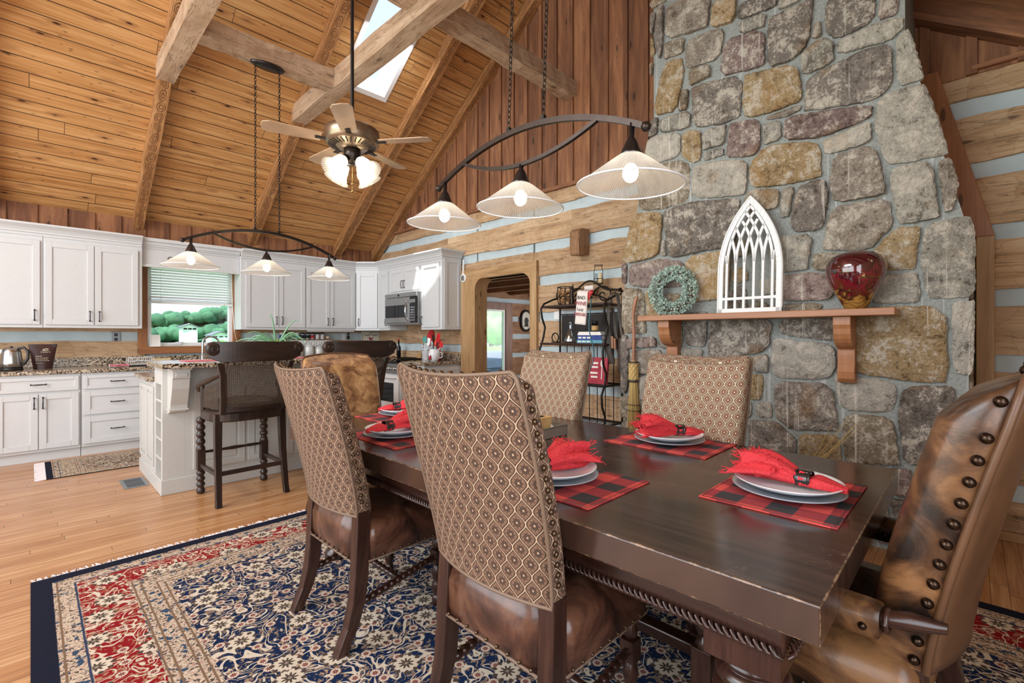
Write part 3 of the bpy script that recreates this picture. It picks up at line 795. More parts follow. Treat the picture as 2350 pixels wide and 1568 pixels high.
def blob(m,c,r,seed,n=1):
    rnd=random.Random(seed)
    for _ in range(n):
        cc=(c[0]+rnd.uniform(-.6,.6)*r,c[1]+rnd.uniform(-.6,.6)*r,c[2]+rnd.uniform(-.1,.5)*r); q=r*rnd.uniform(.5,.8)
        rings=[]
        for i in range(6):
            t=-PI/2+PI*(i+.0)/5; rings.append([(cc[0]+q*max(math.cos(t),.03)*math.cos(a)*rnd.uniform(.85,1.1),cc[1]+q*max(math.cos(t),.03)*math.sin(a)*rnd.uniform(.85,1.1),cc[2]+q*.9*math.sin(t)) for a in [2*PI*k/9 for k in range(9)]])
        m.ring(rings,True,True,True,True)
rnd=random.Random(4)
m=MB()
for i in range(850):
    a=rnd.choice(r2[16:40]); j=rnd.choice((1,2,2)); p=a[j]; blob(m,(p[0]+rnd.uniform(-2,2),p[1]+rnd.uniform(-10,5),p[2]+1.5),rnd.uniform(1.8,4.2),i,1)
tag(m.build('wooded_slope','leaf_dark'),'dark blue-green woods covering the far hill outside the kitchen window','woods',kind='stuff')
m=MB()
for i in range(190):
    a=rnd.choice(r1[22:40]); p=a[rnd.choice((1,2))]; blob(m,(p[0]+rnd.uniform(-2,2),p[1]+rnd.uniform(-12,8),p[2]+.6),rnd.uniform(1.3,2.6),i+900,2)
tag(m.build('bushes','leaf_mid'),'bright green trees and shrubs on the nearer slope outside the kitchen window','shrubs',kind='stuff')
def house(loc,sx,sy,h,label,nm='farmhouse'):
    t=thing(nm,label,'house',loc)
    m=MB(); m.box(-sx,sx,-sy,sy,-4,h); m.prism([(-sx,h),(sx,h),(0,h+sx*.4)],-sy,sy,'y'); m.build('walls','siding_white',t)
    m=MB(); m.prism([(-sx-.3,h-.1),(0,h+sx*.4+.05),(sx+.3,h-.1),(sx+.3,h+.1),(0,h+sx*.4+.3),(-sx-.3,h+.1)],-sy-.4,sy+.4,'y'); m.build('roof','roof_grey',t)
    for k in range(3): m=MB(); x=-sx*.6+k*sx*.6; m.box(x-.4,x+.4,-sy-.05,-sy,h*.3,h*.75); m.build('window','black_glass',t)
house((29.5,150,2.8),1.7,2,.9,'small white house among trees on the slope outside the kitchen window')
house((35.5,146,.9),2.2,3,.6,'second small white house, lower right of the other through the kitchen window')
house((41.5,45,-1.3),4.2,5,1.1,'long white farm building beyond the lawn seen through the glass door','farm_building')
for i,(x,y,z,r,l) in enumerate([(33.0,35.2,2.2,2.3,'round blue-green tree seen through the glass door'),(50,60,5.0,7,'tall leafy tree behind the farm building seen through the glass door'),(15.6,17.0,.15,.9,'low bush on the lawn seen through the glass door')]):
    t=thing('tree',l,'tree',(x,y,-.2)); m=MB(); blob(m,(0,0,z),r,i+50,9); m.build('crown','leaf_near' if i!=0 else 'leaf_mid',t); m=MB(); m.tube([(0,0,0),(0,0,z)],r*.12,7); m.build('trunk','twig',t)
t=thing('covered_grill','blue-grey fabric cover over a grill outside the glass door','grill',(8.35,9.0,-.12))
m=MB(); m.ring([[(x*s,y*s2,z) for x,y in [(-.62,-.3),(-.2,-.33),(.2,-.33),(.62,-.3),(.64,.3),(.2,.33),(-.2,.33),(-.62,.3)]] for s,s2,z in ((1.04,1.05,0),(1.0,1,.5),(.99,.98,.80),(.95,.9,.98),(.6,.5,1.03))]); m.build('cover','grill_cover',t)
m=MB(); 
for z in (.25,.6): m.box(-.66,.66,-.345,-.335,z,z+.02)
m.build('straps','black_plastic',t)
# ------------------------------------------------------------------ kitchen
def handle(parent,x,z,y,vert=True,L=.11):
    m=MB(); a=(0,0,1) if vert else (1,0,0)
    p=lambda t,d:(x+a[0]*t,y-d,z+a[2]*t)
    m.tube([p(-L/2,0),p(-L/2,.022),p(-L/2+.012,.03),p(0,.033),p(L/2-.012,.03),p(L/2,.022),p(L/2,0)],[.006,.006,.005,.0065,.005,.006,.006],6)
    m.sphere(p(-L/2,.012),.009,8,4); m.sphere(p(L/2,.012),.009,8,4)
    return m.build('handle','pewter',parent)
def panel_front(parent,name,x0,x1,z0,z1,y=-.001,st=.058,d=.02,hd=None,mat='cabinet_paint',slab=False,raised=False):
    m=MB()
    if z1-z0<.2: st=min(st,.035)
    m.box(x0,x0+st,y-d,y,z0,z1); m.box(x1-st,x1,y-d,y,z0,z1); m.box(x0+st,x1-st,y-d,y,z0,z0+st); m.box(x0+st,x1-st,y-d,y,z1-st,z1)
    m.box(x0+st-.002,x1-st+.002,y-d+.010,y,z0+st-.002,z1-st+.002)
    if raised:
        q=.02; m.box(x0+st+q,x1-st-q,y-d+.004,y,z0+st+q,z1-st-q)
    o=m.build(name,mat,parent,bev=.003)
    if hd:
        hx,hz,v=hd; handle(o,hx,hz,y-d,v)
    return o
def base_unit(loc,rz,wd,layout,label,depth=.60,h=.90,name='base_cabinet',group=None):
    t=thing(name,label,'cabinet',loc,rz,group)
    m=MB(); m.box(0,wd,0,depth,.10,h); m.build('carcass','cabinet_paint',t,bev=.002)
    m=MB(); m.box(0,wd,.04,.06,0,.10); m.build('toe_kick','cabinet_paint',t)
    g=.016
    if layout=='dd': # drawer over two doors
        panel_front(t,'drawer',g,wd-g,.725,.875,hd=(wd/2,.80,False))
        panel_front(t,'door',g,wd/2-.003,.13,.70,hd=(wd/2-.032,.61,True)); panel_front(t,'door',wd/2+.003,wd-g,.13,.70,hd=(wd/2+.032,.61,True))
    elif layout=='3':
        for a,b in ((.725,.875),(.445,.70),(.13,.42)): panel_front(t,'drawer',g,wd-g,a,b,hd=(wd/2,(a+b)/2+.0,False))
    elif layout=='d2':
        panel_front(t,'door',g,wd/2-.003,.13,.875,hd=(wd/2-.032,.75,True)); panel_front(t,'door',wd/2+.003,wd-g,.13,.875,hd=(wd/2+.032,.75,True))
    elif layout=='1':
        panel_front(t,'door',g,wd-g,.13,.70,hd=(.05,.61,True)); panel_front(t,'drawer',g,wd-g,.725,.875,hd=(wd/2,.8,False))
    return t
FY=6.90; FH=.90; DK=K-FY
base_unit((-1.62,FY,0),0,.66,'dd','pale grey cabinet with two doors at the far left end of the back run',DK-.01)
base_unit((-.95,FY,0),0,.68,'d2','pale grey two-door cabinet mostly cut off by the left edge of the photo',DK-.01)
base_unit((-.265,FY,0),0,.645,'dd','pale grey base cabinet with drawer over two doors under the kettle and coffee bag',DK-.01)
base_unit((.385,FY,0),0,.60,'3','pale grey base cabinet with three drawers, left of the island end',DK-.01)
base_unit((.99,FY,0),0,1.10,'d2','pale grey sink base cabinet under the kitchen window, behind the island',DK-.01)
base_unit((2.095,FY,0),0,.80,'dd','pale grey base cabinet behind the island under the spice shelf',DK-.01)
base_unit((2.90,FY,0),0,.80,'3','pale grey drawer cabinet in the far right corner of the back run',DK-.01)
EX=W-.63
base_unit((EX,5.80,0),R(-90),.495,'1','pale grey base cabinet right of the range under the utensil crocks',.62)
# end panel decoration of that cabinet
t=thing('cabinet_end_panel','pale grey two-panel cabinet end beside the wide opening','cabinet',(EX-.005,5.302,0))
panel_front(t,'panel',.02,.315,.12,.87,raised=True); panel_front(t,'panel',.32,.62,.12,.87,raised=True)
# counter and backsplash
def slab(name,poly,z0,z1,label,mat='granite'):
    m=MB(); m.prism(poly,z0,z1,'z'); o=m.build(name,mat,None,bev=.006); tag(o,label,'countertop'); return o
slab('countertop',[(-1.62,FY-.035),(EX+.02,FY-.035),(EX+.02,K-.002),(-1.62,K-.002)],.902,.942,'brown speckled granite worktop running along the back wall under the window')
slab('countertop',[(EX+.022,6.625),(W-.002,6.625),(W-.002,K-.002),(EX+.022,K-.002)],.902,.942,'granite worktop in the far corner left of the range')
base_unit((EX,6.885,0),R(-90),.262,'1','narrow pale grey base cabinet between the range and the corner',.62)
slab('countertop',[(EX-.035,5.27),(W-.002,5.27),(W-.002,5.803),(EX-.035,5.803)],.902,.942,'short speckled granite worktop right of the range holding the utensil crocks')
m=MB(); m.box(-1.62,EX,K-.028,K-.001,.943,1.045); tag(m.build('backsplash','granite',None,bev=.003),'low granite upstand along the back wall behind the kettle and towel','backsplash')
m=MB(); m.box(W-.026,W-.001,5.29,5.80,.943,1.045); tag(m.build('backsplash','granite',None,bev=.003),'granite upstand on the side wall behind the chicken-print crock','backsplash')
# wall cabinets
UY=7.29; UZ0=1.395; UZ1=2.42
def wall_unit(loc,rz,wd,doors,label,z0=UZ0,z1=UZ1,depth=.325,tz=.075,hz=.10):
    t=thing('wall_cabinet',label,'cabinet',loc,rz)
    m=MB(); m.box(0,wd,0,depth,z0,z1); m.build('carcass','cabinet_paint',t,bev=.002)
    for (a,b,hx) in doors: panel_front(t,'door',a,b,z0+.035,z1-tz+.0,hd=(hx,z0+.035+hz,True) if hx is not None else None)
    return t
wall_unit((-.98,UY,0),0,1.075,[(.02,.515,.475),(.53,1.052,1.01)],'pale grey wall cabinet at the left edge of the photo above the kettle')
wall_unit((.098,UY,0),0,.86,[(.012,.417,.38),(.424,.82,.462)],'pale grey two-door wall cabinet left of the kitchen window')
wall_unit((2.05,UY,0),0,.89,[(.06,.495,.46),(.502,.878,.54)],'pale grey two-door wall cabinet just right of the kitchen window')
wall_unit((2.942,UY,0),0,.815,[(.012,.372,.335),(.379,.80,.415)],'pale grey two-door wall cabinet behind the right shade of the island light')
dg=math.hypot(.27,.27)
t=thing('wall_cabinet','pale grey diagonal corner wall cabinet with a single door','cabinet',(3.76,UY,0),R(-45))
m=MB(); m.prism([(0,.0),(dg,0),(dg+.22,.22),(dg-.03,.44),(-.20,.22)],UZ0,UZ1,'z'); m.build('carcass','cabinet_paint',t); panel_front(t,'door',.025,dg-.02,UZ0+.035,UZ1-.075,hd=(.06,UZ0+.135,True))
UX=4.03
wall_unit((UX,7.017,0),R(-90),.332,[(.03,.31,.275)],'narrow pale grey wall cabinet between the corner and the microwave')
t=wall_unit((UX,6.683,0),R(-90),.87,[(.03,.43,.40),(.437,.84,.467)],'short pale grey two-door wall cabinet above the microwave',z0=1.965)
t=wall_unit((UX,5.81,0),R(-90),.51,[(.03,.45,.055)],'tall pale grey wall cabinet at the right end beside the wide opening')
# its side panel
t2=thing('cabinet_side_panel','pale grey framed panel on the end of the wall cabinets facing the opening','cabinet',(UX+.005,5.298,0))
panel_front(t2,'panel',.012,.315,UZ0+.0,UZ1-.02)
# crown moulding
def crown(pts,name,label,z=2.395,prof=((0,0),(.012,0),(.012,.025),(.028,.03),(.028,.045),(.05,.075),(.085,.10),(.095,.105),(.095,.125),(.0,.125))):
    # pts: polyline of cabinet face, profile grows to the right-hand normal (towards room)
    rings=[]; n=len(pts)
    for i,p in enumerate(pts):
        p=Vector((p[0],p[1])); 
        d0=(Vector(pts[i][:2])-Vector(pts[i-1][:2])).normalized() if i>0 else None
        d1=(Vector(pts[i+1][:2])-Vector(pts[i][:2])).normalized() if i<n-1 else None
        if d0 is None: d0=d1
        if d1 is None: d1=d0
        n0=Vector((d0.y,-d0.x)); n1=Vector((d1.y,-d1.x)); b=(n0+n1).normalized(); k=1/max(b.dot(n0),.3)
        rings.append([(p.x+b.x*k*a,p.y+b.y*k*a,z+h) for a,h in prof])
    m=MB(); m.ring(rings,True,True,True,False); return tag(m.build(name,'cabinet_paint',None),label,'moulding')
crown([(-.98,UY),(.956,UY)],'crown_moulding','pale grey stepped crown moulding over the cabinets left of the window')
crown([(2.05,UY-.001),(3.76,UY-.001),(UX-.001,7.02),(UX-.001,5.298),(W-.002,5.298)],'crown_moulding','pale grey crown moulding turning the corner over the right-hand cabinets')
m=MB(); m.box(.960,2.048,UY+.06,UY+.08,2.20,2.42); m.box(.960,2.048,UY+.035,UY+.08,2.165,2.20)
t=thing('window_valance','pale grey boxed board over the kitchen window joining the wall cabinets','valance',(0,0,0))
m.build('board','cabinet_paint',t,bev=.003)
crownv=MB(); 
for a,z_ in ((.012,2.395),(.03,2.42),(.05,2.44),(.085,2.48)): crownv.box(.960,2.048,UY+.08-a-.02,UY+.12,z_,z_+.04)
crownv.build('moulding','cabinet_paint',t)
m=MB()
def scroll(m,cx,cz,y,s,r0,turns=1.3,n=26,w_=.0035):
    m.tube([(cx+s*(r0*(1-k/n*.85))*math.cos(turns*2*PI*k/n+PI),y,cz+(r0*(1-k/n*.85))*math.sin(turns*2*PI*k/n)) for k in range(n)],w_,5)
for s in (-1,1):
    scroll(m,1.45+s*.20,2.285,UY+.052,s,.035); scroll(m,1.45+s*.11,2.29,UY+.052,-s,.03)
    m.tube([(1.45+s*(.02+.2*k/8),UY+.052,2.262+.02*math.sin(k/8*PI)) for k in range(9)],.0035,5)
m.build('iron_scroll','iron',t)
# under-cabinet light strip at the corner
m=MB(); m.box(3.0,3.75,UY+.03,UY+.10,UZ0-.022,UZ0-.001); tag(m.build('under_cabinet_light','white_paint',None,bev=.004),'slim white light bar under the wall cabinets right of the spice jars','light')
# microwave (local: x width, -y front)
t=thing('microwave','stainless microwave with black window under the short wall cabinet','microwave',(UX-.06,6.683,0),R(-90))
m=MB(); m.box(.002,.868,0,.385,1.475,1.962); m.build('case','steel',t,bev=.006)
m=MB(); m.box(.004,.70,-.03,-.001,1.50,1.89); dd=m.build('door','steel',t,bev=.006)
m=MB(); m.box(.03,.63,-.034,-.029,1.585,1.775); m.build('window','black_glass',dd)
m=MB(); m.tube([(.665,-.03,1.54),(.665,-.07,1.56),(.668,-.085,1.68),(.665,-.07,1.80),(.665,-.03,1.82)],[.012,.012,.014,.012,.012],8); m.build('handle','chrome',dd)
m=MB(); m.box(.702,.866,-.03,-.001,1.50,1.89); m.build('control_panel','black_glass',t,bev=.004)
m=MB()
for i in range(6):
    for j in range(3): m.box(.725+j*.042,.752+j*.042,-.033,-.029,1.53+i*.038,1.552+i*.038)
m.box(.72,.85,-.033,-.029,1.80,1.85); m.build('buttons','steel',t)
m=MB(); m.box(.004,.866,-.03,-.001,1.895,1.958); m.build('vent_grille','steel',t,bev=.003)
m=MB(); m.lathe([(0,0),(.016,0),(.016,.004),(0,.004)],16,(.40,-.036,1.925),'y'); m.build('badge','black_plastic',t)
# range
t=thing('gas_range','white gas range with black cooktop grates and glass oven door','stove',(EX-.02,6.62,0),R(-90))
m=MB(); m.box(0,.76,.0,.62,.08,.90); m.box(0,.76,.03,.6,0,.08); m.build('body','appliance_white',t,bev=.006)
m=MB(); m.box(.01,.75,-.035,-.001,.24,.74); dd=m.build('oven_door','appliance_white',t,bev=.008)
m=MB(); m.box(.13,.63,-.040,-.034,.34,.62); m.build('window','black_glass',dd,bev=.004)
m=MB(); m.tube([(.06,-.035,.70),(.06,-.075,.70),(.70,-.075,.70),(.70,-.035,.70)],.012,8); m.build('handle','appliance_white',dd)
m=MB(); m.box(.01,.75,-.03,-.001,.09,.225); m.build('drawer','appliance_white',t,bev=.006)
m=MB(); m.prism([(-.045,.76),(0,.76),(0,.90),(-.02,.90)],0,.76,'x'); m.build('control_panel','steel',t,bev=.004)
for k in range(5):
    m=MB(); m.lathe([(.0,-.035),(.020,-.033),(.022,-.02),(.026,0),(.0,.0)],14,(.10+k*.14,-.032,.83),'y'); m.build('knob','chrome',t)
m=MB(); m.box(0,.76,-.02,.62,.901,.925); m.build('cooktop','black_glass',t,bev=.005)
for k in range(3):
    m=MB(); x0=.03+k*.24
    for q in range(4): m.tube([(x0+q*.07,.03,.955),(x0+q*.07,.58,.955)],.008,6)
    for q in (.03,.3,.58): m.tube([(x0,q,.955),(x0+.21,q,.955)],.008,6)
    for q in ((x0,.03),(x0+.21,.03),(x0,.58),(x0+.21,.58)): m.tube([(q[0],q[1],.925),(q[0],q[1],.955)],.007,6)
    m.build('grate','iron',t)
# ------ island
IX0,IX1,IY0,IY1=.75,2.68,4.72,5.78; IYM=5.06
t=thing('kitchen_island','pale grey kitchen island with a raised granite bar, a shelved end and carved corbels','island',(0,0,0))
m=MB(); m.box(IX0+.16,IX1,IY0,IYM,.0,1.045); m.box(IX0,IX0+.16,IY0,IY0+.05,0,1.045); m.box(IX0,IX0+.16,IYM-.05,IYM,0,1.045)
m.box(IX0,IX0+.16,IY0+.05,IYM-.05,0,.115); m.box(IX0,IX0+.16,IY0+.05,IYM-.05,.90,1.045); m.box(IX0,IX1,IYM,IY1,.0,.905); m.build('body','island_paint',t,bev=.002)
m=MB(); m.box(IX0-.012,IX1+.012,IY0-.014,IY1+.01,0,.125); m.build('plinth','island_paint',t,bev=.006)
for k in range(4): m=MB(); m.box(IX0+.004,IX0+.16,IY0+.05,IYM-.05,.27+k*.16,.29+k*.16); m.build('shelf','island_paint',t)
n=4; wI=(IX1-IX0-.24)/n
for k in range(n):
    a=IX0+.20+k*wI; o=panel_front(t,'front_panel',a+.015,a+wI-.015,.17,.86,y=IY0+.0,mat='island_paint',raised=True,st=.05,d=.012)
m=MB()
for a,b in ((IYM+.02,IYM+.35),(IYM+.37,IY1-.02)):
    for (y0,y1,z0,z1) in ((a,a+.04,.17,.86),(b-.04,b,.17,.86),(a+.04,b-.04,.17,.21),(a+.04,b-.04,.82,.86)): m.box(IX0-.012,IX0-.001,y0,y1,z0,z1)
    m.box(IX0-.008,IX0-.001,a+.06,b-.06,.23,.80)
m.build('end_panels','island_paint',t,bev=.003)
for xc in (IX0+.095,IX1-.095):
    m=MB(); pf=[(IY0+.01,1.045),(IY0-.20,1.045),(IY0-.20,.965),(IY0-.185,.955),(IY0-.17,.88),(IY0-.13,.79),(IY0-.105,.74),(IY0-.10,.70),(IY0-.085,.70),(IY0-.085,.685),(IY0-.0,.66),(IY0+.01,.66)]
    m.prism(pf,xc-.06,xc+.06,'x'); m.box(xc-.07,xc+.07,IY0-.215,IY0,1.03,1.045); m.box(xc-.068,xc+.068,IY0-.11,IY0,.695,.71)
    m.box(xc-.04,xc+.04,IY0-.207,IY0-.19,.975,1.01); c_=m.build('corbel','island_paint',t,bev=.003)
m=MB(); m.prism([(IX0-.05,4.45),(IX1+.1,4.45),(IX1+.1,5.10),(IX0-.05,5.10)],1.046,1.086,'z'); m.build('bar_top','granite',t,bev=.006)
m=MB(); m.prism([(IX0-.05,5.101),(IX1+.05,5.101),(IX1+.05,5.84),(IX0-.05,5.84)],.906,.945,'z'); m.build('worktop','granite',t,bev=.006)
m=MB(); m.box(2.0,2.07,IY0-.018,IY0-.0,.50,.61); m.build('outlet','black_plastic',t,bev=.003)
# ------ things on the kitchen counters
CZ=.943
t=thing('electric_kettle','polished steel electric kettle with a black handle','kettle',(-.14,7.17,CZ),R(-25))
m=MB(); m.lathe([(.0,0),(.088,0),(.088,.03),(.0,.03)],28); m.build('base','black_plastic',t)
m=MB(); m.lathe([(0,.031),(.085,.031),(.083,.08),(.074,.19),(.068,.215),(.055,.23),(.012,.238),(.0,.238)],32); m.prism([(-.105,.225),(-.06,.215),(-.06,.15)],-.018,.018,'y'); m.build('body','steel',t)
m=MB(); m.tube([(.055,0,.228),(.10,0,.238),(.135,0,.20),(.135,0,.12),(.10,0,.06),(.08,0,.05)],[.012,.014,.014,.013,.012,.010],8); m.sphere((0,0,.242),.012); m.build('handle','black_plastic',t)
t=thing('coffee_bag','dark brown stand-up coffee bag with pale printing beside the kettle','bag',(.095,7.30,CZ))
m=MB(); rr=[]
for i in range(9):
    v=i/8; w_=.074+.038*v; d_=.045*(1-v**1.6)+.004; rr.append([(w_*math.cos(a)*(1 if abs(math.cos(a))<.999 else 1.02),d_*math.sin(a),.27*v) for a in [2*PI*k/20 for k in range(20)]])
m.ring(rr); m.build('pouch','bag_brown',t)
m=MB(); m.box(-.10,.10,-.006,.006,.245,.262); m.build('seal','black_plastic',t)
def text(parent,s,loc,size,mat,rot=(R(90),0,0),name='lettering',align='CENTER',ext=.0006,sx=1):
    c=bpy.data.curves.new(name,'FONT'); c.body=s; c.size=size; c.align_x=align; c.align_y='CENTER'; c.extrude=ext
    o=bpy.data.objects.new(name,c); COL.objects.link(o)
    dg_=bpy.context.evaluated_depsgraph_get(); me=bpy.data.meshes.new_from_object(o.evaluated_get(dg_)); bpy.data.objects.remove(o)
    me.materials.clear(); me.materials.append(MATS[mat])
    o=bpy.data.objects.new(name,me); COL.objects.link(o); o.location=loc; o.rotation_euler=rot; o.scale=(sx,1,1)
    if parent: o.parent=parent
    return o
text(t,"Libba's",(0.02,-.036,.185),.028,'text_pale')
m=MB(); m.box(-.005,.04,-.037,-.034,.20,.208); m.tube([(.0,-.036,.212),(.03,-.036,.222),(.045,-.036,.212)],.004,5); m.build('emblem','text_pale',t)
m=MB(); rnd=random.Random(1)
for k,(z,n_) in enumerate(((.135,3),(.118,7),(.104,6),(.088,7),(.06,4))):
    x=-.055
    for q in range(n_): w_=rnd.uniform(.007,.016); m.box(x,x+w_,-.0495+k*.0008,-.044,z,z+(.009 if k==0 else .005)); x+=w_+.004
m.build('small_print','text_pale',t)
t=thing('wall_outlet','grey double electrical outlet on the chinking left of the window','outlet',(.745,K+.034,1.29))
m=MB(); m.box(-.045,.045,-.012,-.002,-.062,.062); m.build('cover_plate','vent_metal',t,bev=.003)
m=MB(); 
for z in (-.028,.028): m.box(-.017,.017,-.016,-.012,z-.018,z+.018)
m.build('sockets','black_plastic',t,bev=.002)
t=thing('folded_towel','red and white striped kitchen towel folded on the worktop','towel',(.72,7.10,CZ))
m=MB()
for k in range(3): 
    rr=[]
    for i in range(9): 
        x=-.085+.17*i/8; rr.append([(x,-.05,.004+k*.011),(x,-.055,.008+k*.011+.003*math.sin(i)),(x,.05,.010+k*.011+.004*math.sin(i*1.3+k)),(x,.05,.002+k*.011)])
    m.ring(rr)
m.build('folds','towel_white',t)
m=MB()
for k in range(3): m.tube([(-.088+.176*i/10,-.056,.012+k*.009+.004*math.sin(i*.9+k)) for i in range(11)],.0045,5)
m.build('stripes','cloth_pink',t)
t=thing('dish_rack','white wire dish rack on a dark tray left of the sink','dish rack',(.93,7.22,CZ))
m=MB(); m.box(-.17,.17,-.12,.12,.001,.012); m.build('tray','black_plastic',t,bev=.004)
m=MB()
for z in (.02,.06,.10): m.tube([(-.12,-.09,z),(.12,-.09,z),(.12,.09,z),(-.12,.09,z)],.003,5,closed=True)
for k in range(7): x=-.12+.04*k; m.tube([(x,-.09,.10),(x,-.09,.02),(x,.09,.02),(x,.09,.10)],.0025,5)
m.build('wires','white_paint',t)
t=thing('foil_tray','flat gold-coloured foil tray standing in the window end of the worktop','tray',(1.17,7.44,CZ))
m=MB(); m.prism([(-.09,.0),(.09,0),(.10,.075),(-.10,.075)],-.03,.03,'y'); m.build('tray','foil',t,bev=.004)
t=thing('framed_card','small white framed card leaning in the left corner of the window sill','frame',(1.13,K-.05,1.166))
m=MB(); M_=rotM('X',R(-8)); 
for a,b,c,d in ((-.055,-.045,0,.155),(.045,.055,0,.155),(-.045,.045,0,.012),(-.045,.045,.143,.155)): m.box(a,b,-.008,.004,c,d,M=M_)
m.build('frame','white_paint',t); m=MB(); m.box(-.045,.045,-.002,.002,.012,.143,M=M_); m.build('card','paper_white',t)
t=thing('sink_faucet','brushed steel gooseneck faucet in front of the window','faucet',(1.60,7.32,CZ),R(0))
m=MB(); m.lathe([(0,0),(.032,0),(.032,.01),(.022,.03),(.020,.10),(.016,.12),(.0,.12)],18); m.build('base','chrome',t)
m=MB(); m.tube([(0,0,.10),(0,0,.26)]+[(.095-.095*math.cos(a),-.0,.26+.095*math.sin(a)) for a in [PI*k/12 for k in range(1,13)]]+[(.192,0,.22),(.196,0,.17)],[.015]*2+[.0125]*12+[.015,.018],12); m.build('spout','chrome',t)
m=MB(); m.tube([(.0,-.018,.07),(.02,-.05,.10),(.03,-.08,.13)],[.008,.008,.006],8); m.build('lever','chrome',t)
# spice shelf (on the north wall)
SX,SY_=3.06,K-.045
t=thing('spice_shelf','narrow wooden shelf on the back wall holding spice jars','shelf',(SX,SY_,1.235))
m=MB(); m.box(-.41,.41,-.035,.045,0,.016); m.build('board','log_rustic',t,bev=.002)
m=MB(); m.box(-.40,.40,-.036,-.030,-.10,-.0)
t.location.z=1.235; m2=MB()
for k in range(9):
    x=-.34+.085*k; m2.tube([(x+.03*math.cos(a),-.04,-.05+.035*math.sin(a)) for a in [2*PI*q/14 for q in range(14)]],.006,5,closed=True)
m.build('fretwork_back','white_paint',t); m2.build('fretwork','white_paint',t)
jars=[('book_blue','blue-capped'),('book_teal','teal'),('black_plastic','black-lidded'),('book_teal','second teal'),('black_plastic','tall black-lidded'),('black_plastic','squat black-lidded'),('red_plastic','red-labelled'),('paper_white','white-labelled'),('paper_white','rounded white-labelled'),('cork','tan')]
jl=['first spice jar from the left on the narrow shelf, blue','second spice jar from the left on the narrow shelf, teal','third spice jar from the left on the narrow shelf, black','fourth spice jar from the left on the narrow shelf, teal','fifth spice jar from the left on the narrow shelf, black','sixth spice jar from the left on the narrow shelf, black','seventh spice jar from the left on the narrow shelf, red label','third jar from the right on the narrow shelf, white label','second jar from the right on the narrow shelf, rounded white label','small tan box at the right end of the narrow spice shelf']
for k in range(10):
    x=SX-.365+.079*k; h=.105 if k not in (9,) else .06
    t=thing('spice_jar' if k<9 else 'spice_box',jl[k],'jar' if k<9 else 'box',(x,SY_+.005,1.252),0,'spice jars on the narrow shelf' if k<9 else None)
    if k<9:
        m=MB(); m.lathe([(0,0),(.029,0),(.030,.01),(.030,h*.72),(.024,h*.80),(.0,h*.80)],16); m.build('jar','porcelain' if k in (7,8) else 'clear_plastic',t)
        m=MB(); m.lathe([(.0305,h*.18),(.0315,h*.18),(.0315,h*.62),(.0305,h*.62)],16,cap=False); m.build('label_band',jars[k][0],t)
        m=MB(); m.lathe([(0,h*.80),(.027,h*.80),(.027,h),(.0,h)],16); m.build('lid','black_plastic' if k not in (0,3) else 'white_paint',t)
    else: m=MB(); m.box(-.03,.03,-.02,.02,0,h); m.build('box','cork',t,bev=.003); m=MB(); m.box(-.02,.02,-.022,-.02,.015,.045); m.build('label_patch','paper_white',t)
for k,(x,h,r,l) in enumerate([(2.80,.27,.085,'tallest white lidded canister in the row on the back worktop'),(2.985,.235,.07,'second white lidded canister on the back worktop'),(3.14,.20,.06,'third white lidded canister on the back worktop'),(3.27,.165,.052,'smallest white lidded canister at the right of the row')]):
    t=thing('canister',l,'canister',(x,7.28,CZ),0,'white canisters on the back worktop')
    m=MB(); m.lathe([(0,0),(r,0),(r,h*.84),(r-.004,h*.86),(0,h*.86)],28); m.build('body','canister',t)
    m=MB(); m.lathe([(0,h*.862),(r+.003,h*.862),(r+.003,h*.91),(r*.8,h*.955),(.012,h*.97),(.014,h),(.0,h)],28); m.build('lid','canister',t)
# sign hung by the corner
t=thing('farm_sign','cream rooster farm sign with black border in the kitchen corner','sign',(4.20,K-.03,1.20))
m=MB(); m.box(-.175,.175,-.008,.008,-.0,.19); m.build('board','sign_cream',t,bev=.003)
m=MB(); 
for a,b,c,d in ((-.165,.165,.172,.178),(-.165,-.159,.01,.178),(.159,.165,.01,.178),(-.165,.165,.01,.016)): m.box(a,b,-.0105,-.008,c,d)
m.build('border','text_dark',t)
m=MB(); m.prism([(-.045,.07),(-.035,.045),(-.01,.03),(.02,.035),(.03,.06),(.05,.085),(.03,.082),(.01,.066),(-.01,.066),(-.025,.088),(-.036,.085)],-.011,-.008,'y'); m.build('hen','text_red',t)
text(t,'Fresh',(0,-.010,.158),.026,'text_dark'); text(t,'DAIRY FARM',(0,-.010,.120),.047,'text_dark'); text(t,'EGGS  MILK',(0,-.010,.022),.016,'text_dark')
t=thing('egg_timer','small brass hourglass ornament hung on the back wall left of the sign','ornament',(3.78,K-.01,1.25))
m=MB(); m.sphere((0,-.02,.03),.028,10,6,(1,.7,1.2)); m.sphere((0,-.02,.085),.020,10,6); m.build('bulbs','bronze',t); m=MB(); m.tube([(-.008,-.02,.10),(0,-.02,.125),(.008,-.02,.10)],.003,5); m.build('loop','iron',t)
m=MB(); m.box(3.70,3.76,K+.02,K+.034,1.235,1.345); tag(m.build('switch_plate','white_paint',None,bev=.003),'white switch plate on the chinking left of the farm sign','switch')
